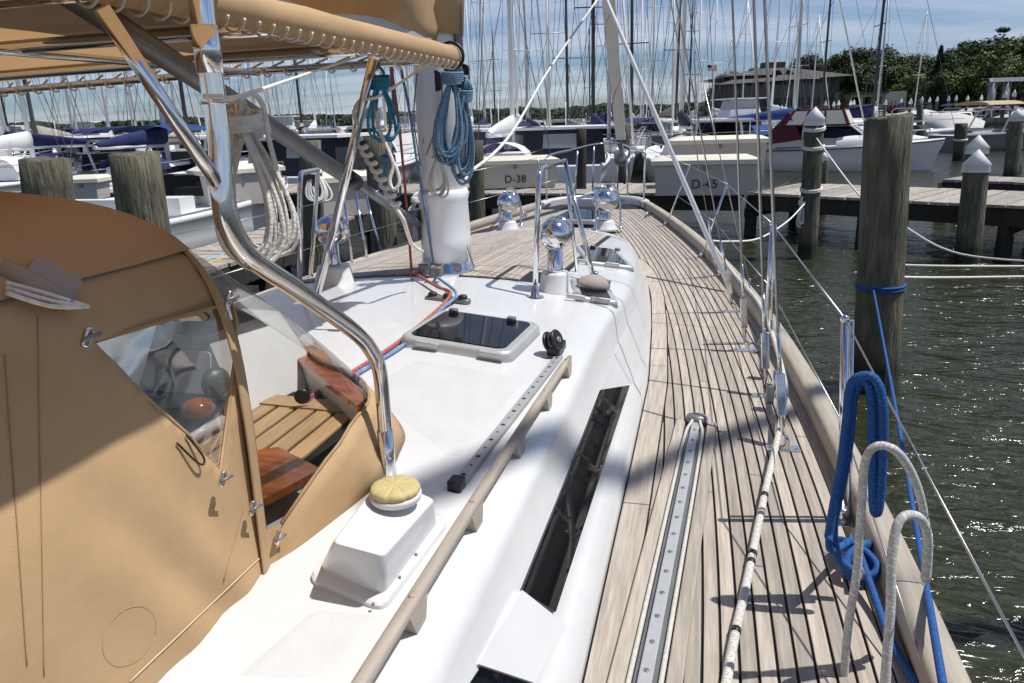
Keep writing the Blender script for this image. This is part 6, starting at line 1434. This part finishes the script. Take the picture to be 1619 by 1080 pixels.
# trees
def leafmat(name, c1, c2):
    m = bpy.data.materials.new(name); m.use_nodes = True; nt = m.node_tree; b = nt.nodes['Principled BSDF']; b.inputs['Roughness'].default_value = .65; b.inputs['Specular IOR Level'].default_value = .25
    geo = N(nt, 'ShaderNodeNewGeometry'); tc = N(nt, 'ShaderNodeTexCoord'); no = N(nt, 'ShaderNodeTexNoise'); no.inputs['Scale'].default_value = .7; nt.links.new(tc.outputs['Object'], no.inputs[0])
    ad = N(nt, 'ShaderNodeMath', operation='MULTIPLY_ADD'); nt.links.new(geo.outputs['Random Per Island'], ad.inputs[0]); ad.inputs[1].default_value = .6; nt.links.new(no.outputs[0], ad.inputs[2])
    mr = N(nt, 'ShaderNodeMapRange'); mr.inputs[1].default_value = .35; mr.inputs[2].default_value = 1.1; nt.links.new(ad.outputs[0], mr.inputs[0])
    mi = N(nt, 'ShaderNodeMixRGB'); mi.inputs[1].default_value = (*c1, 1); mi.inputs[2].default_value = (*c2, 1); nt.links.new(mr.outputs[0], mi.inputs[0])
    oi = N(nt, 'ShaderNodeObjectInfo'); m2 = N(nt, 'ShaderNodeMapRange'); m2.inputs[3].default_value = .75; m2.inputs[4].default_value = 1.25; nt.links.new(oi.outputs['Random'], m2.inputs[0])
    hs = N(nt, 'ShaderNodeHueSaturation'); nt.links.new(m2.outputs[0], hs.inputs['Value']); nt.links.new(mi.outputs[0], hs.inputs['Color']); nt.links.new(hs.outputs[0], b.inputs['Base Color'])
    b.inputs['Transmission Weight'].default_value = 0
    return m
lf1 = leafmat('broadleaf', (.012, .026, .008), (.050, .080, .019)); lf2 = leafmat('light broadleaf', (.035, .055, .010), (.11, .14, .032)); lf3 = leafmat('conifer', (.008, .022, .010), (.03, .055, .022)); lf4 = leafmat('far wood', (.022, .040, .018), (.055, .085, .035))
def crown(seed, h=8, w=8, nb=22, nl=5200, ls=.30, flat=1.0, lo=.22):
    rs = random.Random(seed); blobs = []
    for i in range(nb):
        a = rs.uniform(0, 6.28); q = rs.uniform(0, 1)**.6; zf = rs.uniform(lo, 1.0); env = math.sin(min(1, (zf-lo+.12)/(1.12-lo))*math.pi)**.55
        blobs.append((Vector((math.cos(a)*q*w*.42*env, math.sin(a)*q*w*.42*env, zf*h*.9)), rs.uniform(.11, .20)*w))
    vs = []; fs = []
    for i in range(nl):
        c, r = blobs[rs.randrange(nb)]
        d = Vector((rs.gauss(0, 1), rs.gauss(0, 1), rs.gauss(0, 1)))
        if d.length < .01: continue
        d.normalize(); p = c+Vector((d.x, d.y, d.z*flat*.8))*r*rs.uniform(.55, 1.08)
        n_ = (d+Vector((rs.uniform(-.7, .7), rs.uniform(-.7, .7), rs.uniform(-.2, .9)))).normalized(); u = n_.orthogonal().normalized(); u.rotate(Matrix.Rotation(rs.uniform(0, 6.28), 3, n_)); v = n_.cross(u); s = ls*rs.uniform(.6, 1.4)
        o = len(vs); vs += [p-u*s*.5, p+v*s*.38, p+u*s*.6, p-v*s*.38]; fs.append((o, o+1, o+2, o+3))
    return MB().add(vs, fs)
def treeproto(seed, label, group, m_=lf1, h=8, w=8, **k):
    o = empty('broadleaf_tree', (0, 0, 0), label, 'tree', group); rs = random.Random(seed); t = MB()
    t.tube(crom([(0, 0, -.5), (.1, 0, h*.25), (-.1, .1, h*.55), (0, 0, h*.8)], 3), [.32, .3, .28, .26, .24, .22, .19, .15, .10, .05][:10], 7)
    for i in range(7):
        a = rs.uniform(0, 6.28); z = h*rs.uniform(.2, .6); t.tube([(0, 0, z), (math.cos(a)*w*.2, math.sin(a)*w*.2, z+h*.15), (math.cos(a)*w*.36, math.sin(a)*w*.36, z+h*.22)], [.13, .08, .03], 5)
    lpart(t, 'trunk', bark, o); lpart(crown(seed, h, w, **k), 'crown', m_, o); return o
tps = [treeproto(1, 'dark green broadleaf tree in the wood behind the marina', 'dark trees of the shore wood', lf1),
       treeproto(2, 'mid green broadleaf tree in the wood behind the marina', 'mid green trees of the shore wood', lf1, 9, 7.5),
       treeproto(3, 'yellow-green broadleaf tree near the shore at right', 'yellow-green trees of the shore', lf2, 7, 8)]
def conifer(label, h=12, w=4):
    o = empty('conifer_tree', (0, 0, 0), label, 'tree'); lpart(MB().tube([(0, 0, -.5), (0, 0, h)], [.25, .04], 7), 'trunk', bark, o); rs = random.Random(5); vs = []; fs = []
    for i in range(3600):
        zf = rs.uniform(.12, 1)**.8; a = rs.uniform(0, 6.28); L_ = math.sin(zf*22)*.12+.9; rr_ = w/2*(1-zf)**.8*L_*rs.uniform(.3, 1.05)+.05; p = Vector((math.cos(a)*rr_, math.sin(a)*rr_, zf*h-rr_*.25)); u = Vector((math.cos(a), math.sin(a), -.3)).normalized(); v = Vector((-math.sin(a), math.cos(a), rs.uniform(-.5, .5))); s = .32
        o_ = len(vs); vs += [p-u*s, p+v*s*.35, p+u*s, p-v*s*.35]; fs.append((o_, o_+1, o_+2, o_+3))
    lpart(MB().add(vs, fs), 'crown', lf3, o); return o
def pine(label, h=14):
    o = empty('pine_tree', (0, 0, 0), label, 'tree'); lpart(MB().tube([(0, 0, -.5), (.2, 0, h*.6), (0, 0, h*.97)], [.3, .18, .05], 7).tube([(0, 0, h*.75), (1.4, 0, h*.83)], .06, 5).tube([(0, 0, h*.68), (-1.6, .3, h*.76)], .06, 5), 'trunk', bark, o); lpart(crown(31, h*1.05, 6.2, nb=15, nl=3800, ls=.26, flat=.45, lo=.62), 'crown', lf3, o); return o
used_t = set()
TPL = ((1150, 'left of the pavilion'), (1175, 'touching the left end of the pavilion'), (1230, 'behind the pavilion'), (1268, 'behind the pavilion roof end'), (1285, 'over the gap beside the pavilion'), (1310, 'behind the pale roofed hall'), (1330, 'over the right end of the hall'), (1350, 'left of the clubhouse'), (1370, 'over the left of the clubhouse'), (1390, 'over the middle of the clubhouse'), (1410, 'over the right end of the clubhouse'), (1428, 'just right of the clubhouse'), (1445, 'left of the pointed conifer'), (1470, 'touching the pointed conifer'), (1500, 'right of the pointed conifer'), (1518, 'over the boathouse'), (1540, 'left of the tall pine'), (1572, 'below the tall pine'), (1592, 'right of the tall pine'), (1612, 'near the right edge'), (1630, 'cut by the right edge'), (9999, 'just past the right edge'))
def TP(px): return next(t for a, t in TPL if px < a)
def tree(k, px, top, D, s_w=1):
    o = tps[k] if k not in used_t else copy_tree(tps[k]); used_t.add(k)
    o['label'] = ('round dark green', 'mid green', 'yellow-green')[k]+(' broadleaf tree in the back row ' if D > 128 else ' broadleaf tree in the middle row ' if D > 110 else ' broadleaf tree in the front row ')+TP(px)
    base = G(px, D, 1.1); d = ray(px, top); zt = (CAM+d*((base-CAM).dot(AZ)/d.dot(AZ))).z; hh = [8, 9, 7][k]*.97
    s = (zt-1.1)/hh; o.location = base; o.scale = (s*s_w*rnd(.9, 1.15), s*s_w, s); o.rotation_euler = (0, 0, rnd(0, 6.28)); return o
for px, top, D, k in ((1143, 118, 125, 0), (1160, 112, 135, 1), (1190, 108, 140, 0), (1258, 92, 135, 1), (1275, 88, 130, 0), (1297, 96, 128, 1), (1318, 92, 128, 0), (1337, 78, 120, 0), (1360, 74, 118, 1), (1382, 76, 120, 0), (1402, 86, 118, 1), (1420, 90, 120, 0), (1436, 84, 124, 1), (1452, 88, 118, 0), (1492, 76, 118, 1), (1510, 68, 122, 0), (1528, 64, 116, 1), (1550, 62, 112, 0), (1574, 66, 106, 1), (1596, 62, 102, 2), (1615, 66, 100, 1), (1640, 60, 100, 2), (1670, 62, 104, 0), (1700, 60, 104, 1),
                      (1585, 96, 92, 2), (1560, 100, 100, 1), (1535, 104, 104, 2), (1505, 108, 106, 1), (1480, 112, 106, 0), (1618, 92, 90, 2), (1440, 118, 110, 2), (1460, 116, 112, 0), (1405, 112, 118, 0), (1380, 112, 120, 1), (1650, 92, 94, 1)):
    if px < 1472: D += 16
    tree(k, px, top, D, 1.0 if D > 95 else .9)
for i, (px, top) in enumerate(((1352, 96), (1375, 98), (1395, 100), (1418, 104), (1438, 100), (1500, 94), (1520, 88), (1545, 84), (1570, 86), (1600, 84), (1630, 84))): tree(0, px, top, 135, 1.3)
cn = conifer('dark pointed conifer among the round trees right of the clubhouse'); b_ = G(1474, 118, 1.1); d = ray(1474, 72); zt = (CAM+d*((b_-CAM).dot(AZ)/d.dot(AZ))).z; s = (zt-1.1)/12; cn.location = b_; cn.scale = (s, s, s)
pn = pine('tall flat-topped pine standing above the right hand trees'); b_ = G(1567, 128, 1.1); d = ray(1567, 38); zt = (CAM+d*((b_-CAM).dot(AZ)/d.dot(AZ))).z; s = (zt-1.1)/14; pn.location = b_; pn.scale = (s*.9, s*.9, s)
# far wooded shore: one mass of leaf clumps
rs = random.Random(77); vs = []; fs = []
for i in range(34000):
    px = rs.uniform(-260, 1165); D = rs.uniform(640, 740) if px > 480 else rs.uniform(520, 700)
    hmax = (11.5+2.2*noise.noise(Vector((px*.012, 0, 0)))*2+1.6*noise.noise(Vector((px*.06, 3, 0))))*(D/690)
    if px > 900: hmax *= 1.0
    z = rs.uniform(0, 1)**.7*hmax; p = G(px, D+z*1.5, z); s = rs.uniform(.9, 2.2); n_ = Vector((rs.uniform(-1, 1), rs.uniform(-1, 1), rs.uniform(0, 1.2))).normalized()-AZ*.5; n_.normalize(); u = n_.orthogonal().normalized(); v = n_.cross(u)
    o_ = len(vs); vs += [p-u*s, p+v*s*.8, p+u*s, p-v*s*.8]; fs.append((o_, o_+1, o_+2, o_+3))
o = MB().add(vs, fs).build('far_shore_wood', lf4); o['kind'] = 'stuff'; o['label'] = 'low dark wooded shore along the horizon'
m = MB(); a = [G(-500, 640, -.5), G(1200, 640, -.5), G(1300, 1500, -.5), G(-900, 1500, -.5)]; m.hexa(a, [p+Vector((0, 0, 2)) for p in a]); struct(m.build('far_shore', gm))
